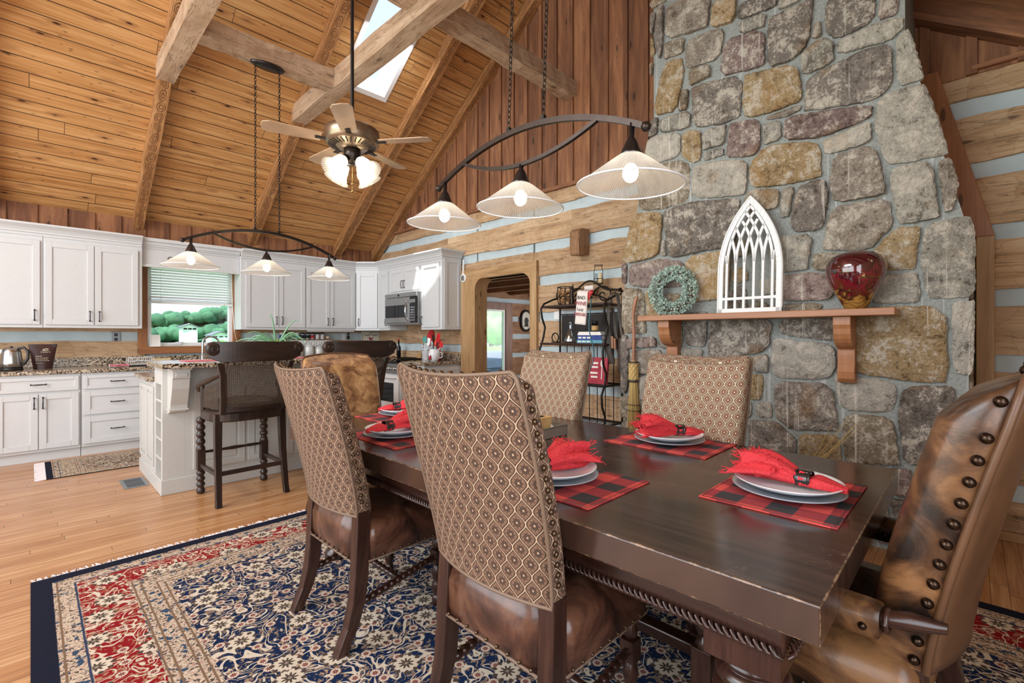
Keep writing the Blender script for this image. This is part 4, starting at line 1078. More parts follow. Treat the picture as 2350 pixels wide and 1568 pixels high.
# utensils (east counter)
def utensil(loc,tilt,az,kind,mat,hm,label,L=.30,nm=None):
    nm=nm or kind; t=thing(nm,label,'utensil',loc)
    t.rotation_euler=(0,tilt,az)
    m=MB(); m.tube([(0,0,0),(0,0,L*.7)],[.005,.007],6); m.build('handle',hm,t)
    m=MB()
    if kind=='spatula': m.prism([(-.022,L*.66),(.022,L*.66),(.036,L*.80),(.034,L*1.05),(-.034,L*1.05),(-.036,L*.80)],-.003,.003,'y')
    elif kind=='spoon': m.sphere((0,0,L*.86),.034,12,8,(1,.25,1.5))
    elif kind=='ladle': m.sphere((0,0,L*.88),.04,12,8,(1,.5,1))
    elif kind=='turner': m.prism([(-.03,L*.7),(.03,L*.7),(.04,L*.95),(-.04,L*1.0)],-.003,.003,'y')
    m.build('head',mat,t,bev=.002)
    return t
def crock(loc,label,mat,prof,nm='utensil_crock'):
    t=thing(nm,label,'crock',loc); m=MB(); m.lathe(prof,28,cap=False); m.build('pot',mat,t); return t
c1=(4.02,5.66,CZ); t=crock(c1,'square-sided white metal utensil holder on the worktop right of the range','porcelain',[(.0,.002),(.068,.0),(.068,.17),(.072,.172),(.072,.18),(.064,.18),(.062,.01),(.0,.008)])
m=MB(); 
for z in (.02,.155): m.lathe([(.069,z),(.072,z),(.072,z+.008),(.069,z+.008)],28,cap=False)
m.build('rims','chrome',t)
c2=(4.0,5.45,CZ); t=crock(c2,'round cream crock with dark red chicken print at the end of the worktop','porcelain',[(.0,.002),(.05,.0),(.078,.05),(.085,.10),(.074,.15),(.066,.165),(.070,.175),(.062,.175),(.066,.15),(.078,.10),(.0,.01)])
m=MB(); m.prism([(-.03,.03),(.0,.02),(.02,.05),(.035,.09),(.015,.075),(-.01,.075),(-.03,.10),(-.035,.06)],-.083,-.070,'x'); m.build('chicken_print','text_red',t)
m=MB(); m.tube([(.04,-.07,.13),(.07,-.10,.12),(.06,-.10,.06),(.035,-.075,.05)],.008,6); m.build('handle','porcelain',t)
for a in [(.02,.03,-.40,2.6,'spoon','porcelain','porcelain','white spoon leaning left in the square utensil holder',.27),(.0,.02,-.15,2.0,'spatula','porcelain','porcelain','white spatula upright in the square utensil holder',.29),(-.01,-.01,.12,1.8,'turner','teal_plastic','steel','teal-headed utensil in the square utensil holder',.33),(.02,-.03,.3,-1.2,'ladle','clear_plastic','steel','clear grey ladle leaning right in the square utensil holder',.28)]:
    utensil((c1[0]+a[0],c1[1]+a[1],c1[2]+.03),a[2],a[3],a[4],a[5],a[6],a[7],a[8])
for a in [(.0,.03,-.30,2.4,'spatula','orange_plastic','porcelain','orange-red spatula leaning left in the chicken crock',.29),(.0,.0,-.08,1.5,'spoon','orange_plastic','porcelain','orange-red spoon upright in the chicken crock',.27),(-.0,-.02,.22,-1.5,'spatula','red_plastic','black_plastic','bright red tall spatula in the chicken crock',.36),(.0,-.03,.48,-1.4,'turner','red_plastic','porcelain','red turner leaning far right out of the chicken crock',.28),(.02,.02,-.2,.6,'turner','black_plastic','black_plastic','black slotted turner at the back of the chicken crock',.36)]:
    utensil((c2[0]+a[0],c2[1]+a[1],c2[2]+.03),a[2],a[3],a[4],a[5],a[6],a[7],a[8])
t=thing('thermos_bottle','red bottle with a pointed black cap between the two crocks','bottle',(4.18,5.60,CZ))
m=MB(); m.lathe([(0,0),(.036,0),(.036,.19),(.03,.20),(0,.20)],20); m.build('body','red_plastic',t); m=MB(); m.lathe([(0,.201),(.03,.201),(.033,.22),(.010,.31),(.0,.312)],20); m.build('cap','black_plastic',t)
t=thing('spoon_rest','dark red oval spoon rest propped on the wall above the range','spoon rest',(4.335,6.02,1.135)); t.rotation_euler=(0,R(8),R(0))
m=MB(); m.lathe([(0,0),(.085,-.006),(.095,-.014),(.098,-.008),(.088,.004),(0,.008)],28,axis='x',M=Matrix.Diagonal((1,.95,1.35,1)),c=(0,0,.14)); m.build('dish','red_plastic',t)
t=thing('outlet_plate','white outlet on the chinking behind the range','outlet',(W+.03,6.25,1.14))
m=MB(); m.box(-.012,-.002,-.04,.04,-.06,.06); m.build('cover_plate','white_paint',t,bev=.003); m=MB(); m.box(-.015,-.011,-.015,.015,-.045,-.01); m.box(-.015,-.011,-.015,.015,.01,.045); m.build('sockets','vent_metal',t)
for (nm,x,y,r,h,mat,l) in (('salt_jar',4.24,5.98,.03,.085,'steel','small steel-lidded shaker at the back of the range'),('wooden_box',4.24,6.12,.04,.06,'crate_wood','small wooden box at the back of the range'),('mug',4.24,5.88,.035,.085,'book_brown','brown and white mug at the back right of the range')):
    t=thing(nm,l,'mug' if nm=='mug' else ('box' if nm=='wooden_box' else 'jar'),(x,y,.963))
    m=MB()
    if nm=='wooden_box': m.box(-r,r,-r*1.4,r*1.4,0,h)
    else: m.lathe([(0,0),(r,0),(r,h),(r*.88,h),(r*.86,.01),(0,.01)],18,cap=False)
    m.build('body',mat,t)
    m=MB(); m.lathe([(r*1.01,h*.7),(r*1.04,h*.7),(r*1.04,h*.95),(r*1.01,h*.95)],18,cap=False) if nm!='wooden_box' else m.box(-r*1.03,r*1.03,-r*1.43,r*1.43,h*.8,h*1.05); m.build('lid' if nm!='mug' else 'rim_band','paper_white' if nm=='mug' else mat,t)
t=thing('oil_bottle','dark oil bottle at the far left corner of the range','bottle',(4.22,6.72,CZ)); m=MB(); m.lathe([(0,0),(.035,0),(.035,.17),(.013,.22),(.013,.29),(0,.29)],18); m.build('bottle','black_glass',t); m=MB(); m.lathe([(0,.291),(.015,.291),(.015,.31),(0,.31)],14); m.build('cap','red_plastic',t)
# plant on the island bar
t=thing('air_plant','spiky green plant with long arching leaves on the island bar','plant',(1.72,4.98,1.087))
m=MB(); m.lathe([(0,0),(.07,0),(.085,.05),(.08,.09),(.07,.09),(0,.085)],20); m.build('bowl','porcelain',t)
def leaf(m,az,L,lift,drop,w_=.012,n=10):
    pts=[];rs=[]
    for i in range(n+1):
        s=i/n; r=L*s; z=.09+lift*math.sin(s*PI*.55)-drop*s*s; pts.append((r*math.cos(az),r*math.sin(az),z)); rs.append(w_*(1-s)**.7+.0012)
    m.tube(pts,rs,6,sx=.45)
m=MB(); rnd=random.Random(2)
for k in range(15): leaf(m,rnd.uniform(0,6.28),rnd.uniform(.18,.30),rnd.uniform(.15,.27),rnd.uniform(.08,.2))
leaf(m,2.35+.02,.45,.17,.13,.012); leaf(m,-.9,.26,.30,.02,.011); leaf(m,1.9,.10,.36,.02,.010); leaf(m,2.2,.25,.14,.16)
m.build('leaves','plant_green',t)
m=MB(); 
for k in range(6): leaf(m,k*1.05,.07,.10,.01,.012)
m.build('heart_leaves','plant_tip',t)
for k,(x,y,l) in enumerate([(1.10,4.78,'red patterned place mat on the left end of the island bar'),(1.98,4.78,'red patterned place mat on the island bar between the two stools')]):
    m=MB(); rr=[]; m.prism([(x-.2,y-.14),(x+.2,y-.14),(x+.2,y+.14),(x-.2,y+.14)],1.0865,1.091,'z'); tag(m.build('place_mat','cloth_pink',None,bev=.001),l,'place mat')
# floor items
m=MB()
def runner(x0,x1,y0,y1,name,mat,label,z=.008,fr='x',loc=None):
    t=thing(name,label,'rug',(0,0,0)); m=MB(); N=14
    m.prism([(x0,y0),(x1,y0),(x1,y1),(x0,y1)],.0,z,'z'); m.build('pile',mat,t); return t
t=runner(.10,2.2,5.98,6.80,'kitchen_runner','kitchen_rug','small worn patterned rug on the wood floor between the island and the cabinets')
m=MB(); rnd=random.Random(3)
for k in range(70): y=5.985+.81*k/69; m.tube([(.10,y,.006),(.05,y+rnd.uniform(-.01,.01),.004),(.025,y+rnd.uniform(-.02,.02),.003)],[.004,.004,.003],5)
m.build('fringe','fringe',t)
t=thing('floor_vent','grey metal floor vent at the end of the island','vent',(.64,5.30,0))
m=MB(); m.box(-.085,.085,-.17,.17,0,.006); m.build('frame','vent_metal',t,bev=.002)
m=MB(); m.box(-.06,.06,-.14,.14,.006,.0075); m.build('louvres','vent_dark',t)
m=MB(); m.box(-.06,.06,-.004,.004,.0075,.009)
for k in range(14): m.box(-.06,.06,-.135+k*.02,-.131+k*.02,.0075,.0082)
m.build('bars','vent_metal',t)
STONES="""1.61,3.80,0.37,0.30,g 1.34,3.72,0.19,0.20,t 1.85,3.83,0.09,0.42,g 1.10,3.67,0.25,0.14,g 1.13,3.55,0.15,0.11,l 0.90,3.59,0.11,0.07,l 0.87,3.36,0.30,0.41,g 0.55,3.34,0.25,0.25,g 0.74,3.31,0.07,0.10,l 0.37,3.30,0.09,0.12,p 0.46,3.16,0.30,0.14,l 1.71,3.64,0.15,0.17,b 1.46,3.53,0.32,0.27,g 1.22,3.37,0.32,0.29,p 0.74,3.16,0.20,0.24,l 0.27,2.94,0.14,0.28,l 1.77,3.34,0.26,0.44,t 1.51,3.34,0.14,0.12,b 1.40,3.09,0.38,0.35,g 1.00,3.03,0.37,0.33,t 0.55,2.92,0.48,0.36,g 1.64,3.17,0.08,0.14,b 1.71,3.02,0.28,0.14,l 0.95,2.84,0.24,0.06,g 0.69,2.70,0.46,0.19,p 0.26,2.55,0.33,0.46,l 1.00,2.74,0.12,0.14,l 1.19,2.74,0.22,0.27,p 1.40,2.81,0.16,0.14,l 1.58,2.80,0.15,0.23,t 1.83,2.85,0.32,0.24,l 1.40,2.69,0.13,0.07,l 0.58,2.55,0.27,0.13,l 0.52,2.32,0.26,0.32,g 0.10,2.20,0.09,0.34,g 0.92,2.48,0.47,0.29,t 1.37,2.49,0.42,0.28,l 1.79,2.54,0.40,0.37,b 1.90,3.05,0.09,0.16,g 0.24,2.15,0.21,0.35,l 1.06,2.28,0.19,0.14,b 0.90,2.24,0.09,0.19,l 0.79,2.16,0.24,0.31,g 1.54,2.15,0.53,0.41,g 2.00,2.15,0.36,0.37,t 0.51,1.99,0.34,0.31,g 0.86,1.88,0.25,0.22,l 1.81,2.02,0.06,0.11,l 0.33,1.83,0.20,0.24,t 0.10,1.75,0.21,0.41,l 1.88,1.82,0.49,0.22,p 2.18,1.86,0.07,0.18,p 1.45,1.78,0.36,0.33,t 0.66,1.79,0.29,0.12,b 0.79,1.63,0.27,0.17,p 0.32,1.58,0.18,0.18,l 2.10,1.52,0.25,0.39,b 0.80,1.49,0.27,0.07,b 0.35,1.25,0.49,0.48,t 0.04,1.27,0.09,0.40,l 1.70,1.30,0.13,0.20,b 1.55,1.32,0.19,0.27,g 1.22,1.30,0.43,0.29,g 0.72,1.35,0.42,0.15,g 2.01,1.24,0.22,0.10,p 2.17,1.07,0.09,0.48,g 1.98,1.09,0.28,0.22,g 1.61,1.18,0.21,0.10,l 0.83,1.14,0.38,0.26,l 1.07,1.10,0.11,0.19,l 1.11,0.96,0.10,0.23,t 0.80,0.80,0.46,0.38,g 0.49,0.93,0.35,0.27,l 0.21,0.79,0.25,0.45,g 0.46,0.69,0.32,0.31,b 1.04,0.78,0.11,0.12,l 1.16,0.76,0.05,0.14,l 1.00,0.57,0.24,0.27,g 0.70,0.59,0.23,0.20,t 2.15,0.68,0.14,0.19,b 2.15,0.47,0.13,0.19,l 0.30,0.42,0.12,0.16,p 0.40,0.24,0.10,0.16,l 0.32,0.28,0.08,0.10,g 0.07,0.47,0.12,0.27,l 0.14,0.26,0.13,0.15,b 0.06,0.18,0.11,0.17,l 0.18,0.07,0.13,0.15,g 0.60,0.36,0.21,0.20,l 1.24,1.56,0.12,0.19,g 1.74,1.55,0.19,0.16,b 1.53,0.93,0.34,0.20,g 1.90,0.84,0.31,0.25,l 1.89,1.56,0.16,0.22,t"""

# ------------------------------------------------------------------ stone chimney
CXF=3.65
OUT=[(-.01,0),(2.20,0),(2.20,1.90),(1.925,3.06),(1.925,5.55),(.262,5.55),(.262,3.10),(-.01,1.89)]
t=thing('stone_chimney','tall fieldstone chimney breast with grey mortar, narrowing towards the ceiling','chimney',(0,0,0))
m=MB()
top=[(1.925,zr(1.925)),(.262,zr(.262))]
body=[(.012,0),(2.18,0),(2.18,1.88),(1.905,3.05)]+[(1.905,zr(1.905)-.01),(.285,zr(.285)-.01)]+[(.285,3.10),(.012,1.88)]
m.prism(body,CXF,W-.001,'x'); m.build('mortar','mortar',t)
COLS={'g':('#8a8178','#7b736a','#948a7d'),'t':('#b39a72','#a88f68','#baa17c'),'p':('#8e7a74','#84706a','#98857e'),'l':('#aaa69a','#b4afa3','#9d998e'),'b':('#948873','#8a7e6a','#9d907b')}
rs=random.Random(11)
S=[]
for it in STONES.split():
    a=it.split(','); S.append([float(a[0]),float(a[1]),float(a[2])*.5,float(a[3])*.5,a[4]])
def free(y,z,d):
    for s in S:
        if abs(s[0]-y)<s[2]+d and abs(s[1]-z)<s[3]+d: return False
    return True
for _ in range(2500):
    z=rs.choice((rs.uniform(0,1.0),rs.uniform(3.2,5.5))); y=rs.uniform(0.02,2.18)
    d=rs.uniform(.05,.13)
    if free(y,z,d*.85): S.append([y,z,d*rs.uniform(.9,1.3),d*rs.uniform(.75,1.1),rs.choice('gtlbplg')])
for _ in range(600):
    z=rs.uniform(0,5.5); y=rs.uniform(0.02,2.18)
    if free(y,z,.035): S.append([y,z,.05,.045,rs.choice('gtlb')])
def clip(poly,px,pz,nx,nz): # keep side where (p-P).n<=0
    out=[]; n=len(poly)
    for i in range(n):
        a,b=poly[i],poly[(i+1)%n]; da=(a[0]-px)*nx+(a[1]-pz)*nz; db=(b[0]-px)*nx+(b[1]-pz)*nz
        if da<=0: out.append(a)
        if (da<0)!=(db<0) and abs(da-db)>1e-9:
            q=da/(da-db); out.append((a[0]+(b[0]-a[0])*q,a[1]+(b[1]-a[1])*q))
    return out
sv=[];sf=[];sc=[];ssm=[]
for i,(cy,cz,hw,hh,cl) in enumerate(S):
    rot=rs.uniform(-.10,.10); e=1.34
    poly=[(cy+(x*math.cos(rot)-z*math.sin(rot)),cz+(x*math.sin(rot)+z*math.cos(rot))) for x,z in [(-hw*e*rs.uniform(.8,1),-hh*e*.55),(-hw*e*.55,-hh*e*rs.uniform(.85,1)),(hw*e*.6,-hh*e*rs.uniform(.9,1)),(hw*e*rs.uniform(.85,1),-hh*e*.55),(hw*e*rs.uniform(.9,1),hh*e*.6),(hw*e*.62,hh*e*rs.uniform(.9,1)),(-hw*e*.6,hh*e*rs.uniform(.88,1)),(-hw*e*rs.uniform(.9,1),hh*e*.55)]]
    for j,(qy,qz,qw,qh,_) in enumerate(S):
        if j==i: continue
        dy,dz=qy-cy,qz-cz; L=math.hypot(dy,dz)
        if L>1.0 or L<1e-6: continue
        nx,nz=dy/L,dz/L
        ri=min(hw/max(abs(nx),1e-6),hh/max(abs(nz),1e-6)); rj=min(qw/max(abs(nx),1e-6),qh/max(abs(nz),1e-6))
        if L>(ri+rj)*1.5: continue
        f=ri/(ri+rj); 
        # separating direction leans to the axis along which the boxes are apart
        sx=abs(dy)/(hw+qw); sz=abs(dz)/(hh+qh)
        if sx>sz*1.3: nx,nz=(1 if dy>0 else -1)*.96,nz*.28
        elif sz>sx*1.3: nx,nz=nx*.28,(1 if dz>0 else -1)*.96
        l=math.hypot(nx,nz); nx/=l;nz/=l
        poly=clip(poly,cy+dy*f-nx*.0095,cz+dz*f-nz*.0095,nx,nz)
        if len(poly)<3: break
    if len(poly)<3: continue
    # inside the chimney outline
    for k in range(len(OUT)):
        a,b=OUT[k],OUT[(k+1)%len(OUT)]
        if k in (3,): pass
        dx,dz=b[0]-a[0],b[1]-a[1]; l=math.hypot(dx,dz); nx,nz=dz/l,-dx/l
        if k in (0,1,7) and cz>2.1 and k!=7: continue
        if k==7 and cz>3.3: continue
        if k in (1,) and cz>2.0: continue
        if k==2 and (cz<1.5 or cz>3.4): continue
        if k==6 and (cz<1.7): continue
        if k in (3,5) and cz<3.06: continue
        poly=clip(poly,a[0]+nx*rs.uniform(0,.006),a[1],nx,nz)
        if len(poly)<3: break
    if len(poly)<3: continue
    ar=abs(sum(poly[k][0]*poly[(k+1)%len(poly)][1]-poly[(k+1)%len(poly)][0]*poly[k][1] for k in range(len(poly))))/2
    if ar<.0008: continue
    for _ in range(1 if rs.random()<.8 else 2):
        q=[]; n=len(poly)
        for k in range(n):
            a,b=poly[k],poly[(k+1)%n]; q+= [(a[0]*.84+b[0]*.16,a[1]*.84+b[1]*.16),(a[0]*.16+b[0]*.84,a[1]*.16+b[1]*.84)]
        poly=q
    # resample evenly and roughen the edge
    n=len(poly); per=[0]
    for k in range(n): per.append(per[-1]+math.hypot(poly[(k+1)%n][0]-poly[k][0],poly[(k+1)%n][1]-poly[k][1]))
    N=max(18,min(52,int(per[-1]/.014))); pts=[];k=0
    for q in range(N):
        L=per[-1]*q/N
        while per[k+1]<L: k+=1
        w_=(L-per[k])/max(per[k+1]-per[k],1e-9); a,b=poly[k%n],poly[(k+1)%n]; pts.append((a[0]+(b[0]-a[0])*w_,a[1]+(b[1]-a[1])*w_))
    mx=sum(p[0] for p in pts)/N; mz=sum(p[1] for p in pts)/N
    j=[rs.uniform(-.005,.004) for _ in range(N)]
    dep=rs.uniform(.022,.045); base=len(sv); tiltY=rs.uniform(-.05,.05); tiltZ=rs.uniform(-.05,.05)
    def addring(sc_,x,jit,rough=0):
        r=[]
        for q,(py,pz) in enumerate(pts):
            dy,dz=py-mx,pz-mz; l=math.hypot(dy,dz)+1e-6
            k_=(l*sc_-(0)+jit*j[q])/l
            yy,zz=mx+dy*k_,mz+dz*k_
            sv.append((CXF-x-(yy-mx)*tiltY-(zz-mz)*tiltZ-rs.uniform(-rough,rough),yy,zz)); r.append(len(sv)-1)
        return r
    sinset=1-.010/max(min(hw,hh),.02)
    R_=[addring(1.0,-.012,1),addring(1.0,dep-.008,1),addring(sinset,dep,1,.001),addring(.66,dep+.002,.5,.004),addring(.3,dep+.003,0,.004)]
    cidx=len(sv); sv.append((CXF-dep-.003,mx,mz))
    c=srgb(rs.choice(COLS[cl])); kk=rs.uniform(.85,1.12); c=tuple(x*kk for x in c)
    for a,b in zip(R_,R_[1:]):
        for q in range(N): sf.append((a[q],a[(q+1)%N],b[(q+1)%N],b[q])); sc.append(c); ssm.append(a is not R_[0] and a is not R_[1])
    for q in range(N): sf.append((R_[-1][q],R_[-1][(q+1)%N],cidx)); sc.append(c); ssm.append(True)
# stones on the two side faces of the breast
for (ys,sg) in ((.012,-1),(2.18,1)):
    z=.02
    while z<1.80:
        h=rs.uniform(.14,.26); x=CXF+.01
        while x<W-.03:
            w_=min(rs.uniform(.16,.34),W-.01-x)
            if w_<.06: break
            cx_,cz_=x+w_/2,z+h/2; N=20; base=len(sv); c=srgb(rs.choice(COLS[rs.choice('gtlbplg')])); d_=.018
            for lv,(s_,dd) in enumerate(((1,-.006),(1,d_*.6),(.9,d_),(.5,d_+.003))):
                for q in range(N):
                    a=2*PI*q/N; ca,sa=math.cos(a),math.sin(a); k=rs.uniform(.97,1.0) if lv<2 else 1
                    px_=(w_/2-.010)*(1 if ca>0 else -1)*abs(ca)**.45*s_*k; pz_=(h/2-.010)*(1 if sa>0 else -1)*abs(sa)**.45*s_*k
                    sv.append((cx_+px_,ys+sg*dd,cz_+pz_))
            sv.append((cx_,ys+sg*(d_+.004),cz_))
            for lv in range(3):
                for q in range(N): sf.append((base+lv*N+q,base+lv*N+(q+1)%N,base+(lv+1)*N+(q+1)%N,base+(lv+1)*N+q)); sc.append(c); ssm.append(lv>0)
            for q in range(N): sf.append((base+3*N+q,base+3*N+(q+1)%N,base+4*N)); sc.append(c); ssm.append(True)
            x+=w_
        z+=h
me=bpy.data.meshes.new('stones'); me.from_pydata(sv,[],sf); me.polygons.foreach_set('use_smooth',ssm)
ca=me.color_attributes.new('Col','FLOAT_COLOR','CORNER'); fl=[]
for f_,c in zip(sf,sc): fl+=list((*c,1))*len(f_)
ca.data.foreach_set('color',fl); me.materials.append(MATS['field_stone']); me.update()
bm=bmesh.new(); bm.from_mesh(me); bmesh.ops.recalc_face_normals(bm,faces=bm.faces); bm.to_mesh(me); bm.free()
o=bpy.data.objects.new('stones',me); COL.objects.link(o); o.parent=t
# mantel shelf
t=thing('mantel_shelf','honey-coloured wooden mantel shelf on two curved brackets','shelf',(CXF,1.10,1.42))
m=MB(); m.box(-.30,-.02,-.795,.79,-.0,.042,'y'); m.build('board','mantel_wood',t,bev=.004)
for yb in (-.54,.60):
    m=MB(); pf=[(-.02,0),(-.245,0),(-.245,-.05),(-.235,-.075)]+[(-.235+.13*(1-math.cos(a)),-.075-.12*math.sin(a)) for a in [PI/2*k/6 for k in range(1,7)]]+[(-.098,-.205),(-.098,-.235)]
    pf+= [(-.098+.0*k,-.235) for k in range(0)]+[(-.095,-.30),(-.11,-.34),(-.105,-.385),(-.08,-.41),(-.02,-.42)]
    m.prism(pf,yb-.045,yb+.045,'y'); m.build('bracket','mantel_wood',t,bev=.004)
MZ=1.4625; MX=CXF-.13
# glass vase
t=thing('glass_vase','rounded dark red and amber art-glass vase at the right end of the mantel','vase',(MX-.02,.505,MZ))
m=MB(); pr=[(0,.004),(.045,.0),(.055,.006),(.075,.04),(.10,.09),(.132,.15),(.150,.205),(.156,.25),(.150,.29),(.132,.325),(.10,.348),(.070,.357),(.045,.356),(.042,.35),(.062,.345),(.09,.335),(.12,.31),(.14,.27),(.10,.10),(.03,.02),(.0,.015)]
m.lathe([(r*.98,z*.97) for r,z in pr],40,cap=False); m.build('vase','art_glass',t)
# arched window frame decor
t=thing('arched_window_frame','distressed white gothic arch window frame leaning on the mantel','decor',(MX-.01,1.118,MZ)); t.rotation_euler=(0,R(3.5),0)
AW,AH,ASP=.214,.835,.30; AC=((AH-ASP)**2-AW**2)/(2*AW); AR=AW+AC; sp=.36
def archpt(w_,s): # s 0..1 left foot -> apex -> right foot, springline at sp
    return None
def arch_poly(ins,base=0,n=14):
    r=AR-ins; a1=math.acos(AC/r); L=[(-(AW-ins),base)]
    for k in range(n+1):
        a=a1*k/n; L.append((AC-r*math.cos(a),ASP+r*math.sin(a)))
    return L+[(-x,z) for x,z in reversed(L[:-1])]
def band(m,a,b,d0,d1):
    # closed band between two polylines a (outer) and b (inner), in local y,z, thickness along x
    n=len(a)
    for i in range(n-1):
        P=[(d0,a[i][0],a[i][1]),(d0,a[i+1][0],a[i+1][1]),(d0,b[i+1][0],b[i+1][1]),(d0,b[i][0],b[i][1])]
        Q=[(d1,p[1],p[2]) for p in P]
        m.add(P+Q,[(0,1,2,3),(7,6,5,4),(0,4,5,1),(2,6,7,3),(0,3,7,4),(1,5,6,2)],None,.5)
m=MB(); band(m,arch_poly(0),arch_poly(.040),-.012,.012); m.box(-.012,.012,-AW,AW,0,.035); m.box(-.0125,.0125,-AW+.03,AW-.03,.095,.115); m.build('outer_frame','white_paint',t,bev=.002)
m=MB(); band(m,arch_poly(.006),arch_poly(.012),-.0165,-.011); m.build('raised_rim','white_paint',t)
def in_arch(y,z):
    r=AR-.038
    if z<ASP: return abs(y)<AW-.038
    q=(z-ASP)/r
    return q<1 and abs(y)<r*math.sqrt(1-q*q)-AC
m=MB()
xs=[-.18,-.12,-.06,0,.06,.12,.18]
xs=[-.150,-.090,-.032,.032,.090,.150]
for x in xs:
    m.box(-.009,.009,x-.008,x+.008,.03,.36)
# interlacing arcs springing from each mullion to both sides
for x in xs+[-.21,.21]:
    for s in (-1,1):
        pts=[]
        for k in range(26):
            q=k/25; a=q*PI/2*1.0; y=x+s*.66*(1-math.cos(a)); z=.34+.66*math.sin(a)
            if not in_arch(y,z): 
                if pts: break
                continue
            pts.append((y,z))
        for k in range(len(pts)-1):
            (y0,z0),(y1,z1)=pts[k],pts[k+1]; l=math.hypot(y1-y0,z1-z0); ny,nz=-(z1-z0)/l*.0085,(y1-y0)/l*.0085
            P=[(-.008,y0-ny,z0-nz),(-.008,y1-ny,z1-nz),(-.008,y1+ny,z1+nz),(-.008,y0+ny,z0+nz)]; Q=[(.008,p[1],p[2]) for p in P]
            m.add(P+Q,[(0,1,2,3),(7,6,5,4),(0,4,5,1),(2,6,7,3),(0,3,7,4),(1,5,6,2)],None,.5)
m.build('tracery','white_paint',t)
# wreath
t=thing('leaf_wreath','round wreath of small pale sage-green leaves at the left of the mantel','wreath',(MX+.005,1.69,MZ+.0)); t.rotation_euler=(0,R(6),0)
m=MB(); rw=.145; cz=.195
for q in range(3): m.tube([(.004*math.cos(a*7+q),(rw+.010*math.cos(a*5+q*2))*math.cos(a),cz+(rw+.010*math.sin(a*5+q*2))*math.sin(a)) for a in [2*PI*k/48 for k in range(48)]],.006,5,closed=True)
m.build('twig_ring','twig',t)
m=MB(); rnd=random.Random(5)
for k in range(2600):
    a=rnd.uniform(0,2*PI); b=rnd.uniform(0,2*PI); rr_=.050*math.sqrt(rnd.uniform(.15,1)); r=rw+rr_*math.cos(b); x=rr_*math.sin(b)*.75-.0
    c=Vector((x,r*math.cos(a),max(cz+r*math.sin(a),.008))); d=Vector((rnd.uniform(-1,.6),math.cos(a)*math.cos(b)+rnd.uniform(-.9,.9),math.sin(a)*math.cos(b)+rnd.uniform(-.9,.9))).normalized(); s_=d.cross(Vector((rnd.uniform(-1,1),rnd.uniform(-1,1),rnd.uniform(-1,1)))).normalized()
    L=rnd.uniform(.014,.027); w_=L*.42; nn=d.cross(s_)*.0025
    P=[c,c+d*L*.5+s_*w_+nn,c+d*L,c+d*L*.5-s_*w_+nn]
    P=[Vector((p.x,p.y,max(p.z,.002))) for p in P]
    m.add([tuple(p) for p in P],[(0,1,2,3)],None,rnd.random())
m.build('leaves','sage',t)
# broom hung at the left of the chimney
t=thing('hearth_broom','turned-handle hearth broom with plaited straw head hanging at the left of the mantel','broom',(CXF-.07,2.055,.42))
m=MB(); m.tube([(0,0,.66),(.0,-.004,.90),(0,.004,1.05),(0,-.008,1.13),(0,-.022,1.19),(0,-.036,1.215)],[.014,.015,.014,.016,.018,.012],10); m.build('handle','broom_handle',t)
m=MB(); m.tube([(0,-.036,1.205),(0,-.045,1.25),(0.01,-.04,1.29),(0,-.03,1.24)],.003,5); m.build('hanging_loop','twig',t)
m=MB(); m.tube([(0,0,.50),(0,0,.54),(0,0,.60),(0,0,.66),(0,0,.672)],[.034,.038,.037,.032,.018],14)
for k in range(8):
    for s in (-1,1): m.tube([(.038*math.cos(s*a+k*.785),.038*math.sin(s*a+k*.785),.51+.14*q) for q,a in [(i/8,i/8*2.2) for i in range(9)]],.004,4)
m.build('plaited_collar','straw',t)
m=MB(); m.lathe([(.036,.49),(.040,.50),(.036,.512)],16,cap=False); m.build('lower_binding','black_leather',t); m=MB(); m.lathe([(.036,.652),(.040,.66),(.034,.668)],16,cap=False); m.build('upper_binding','black_leather',t)
m=MB(); rnd=random.Random(9)
for k in range(150):
    a=rnd.uniform(0,2*PI); r=math.sqrt(rnd.random())
    m.tube([(r*.028*math.cos(a),r*.032*math.sin(a),.50),(r*.034*math.cos(a),r*.05*math.sin(a),.30),(r*.036*math.cos(a),r*.062*math.sin(a),rnd.uniform(0,.03))],.0032,4)
m.build('bristles','straw',t)
m=MB(); 
for z in (.25,.30): m.tube([(.038*math.cos(a),.058*math.sin(a),z) for a in [2*PI*k/16 for k in range(16)]],.003,4,closed=True)
m.build('stitching','black_leather',t)
# iron baker's rack against the east wall
RXF,RXB=3.98,4.30; RY0,RY1=2.60,3.42
t=thing('bakers_rack','black wrought-iron bakers rack with scrolled posts against the log wall','rack',(0,0,0))
def post(m,x,y,x1=None):
    pts=[]
    for k in range(25):
        z=1.95*k/24; pts.append((x+.035*math.sin(z*5.2+1.2)*(1 if z<1.75 else 0),y,z))
    m.tube(pts,.009,6)
for y in (RY0,RY1):
    m=MB(); m.tube([(RXB,y,0),(RXB,y,1.78)],.012,8); m.tube([(RXB,y,1.74),(RXB-.03,y,1.80),(RXB-.06,y,1.79),(RXB-.06,y,1.76)],.010,6); m.build('rear_post','iron',t)
    m=MB(); pts=[(RXB-.01,y,1.74),(RXB-.12,y,1.72),(RXF+.03,y,1.66),(RXF-.02,y,1.60),(RXF,y,1.50),(RXF+.05,y,1.40),(RXF+.02,y,1.28),(RXF-.04,y,1.15),(RXF-.03,y,1.02),(RXF+.02,y,.93),(RXF,y,.82),(RXF-.06,y,.72),(RXF-.05,y,.60),(RXF,y,.50),(RXF-.02,y,.3),(RXF-.07,y,.1),(RXF-.09,y,0)]
    P2=[]
    for a,b in zip(pts,pts[1:]): P2+=[a,tuple((Vector(a)+Vector(b))/2)]
    P2.append(pts[-1]); m.tube(P2,.011,8); m.build('front_post','iron',t)
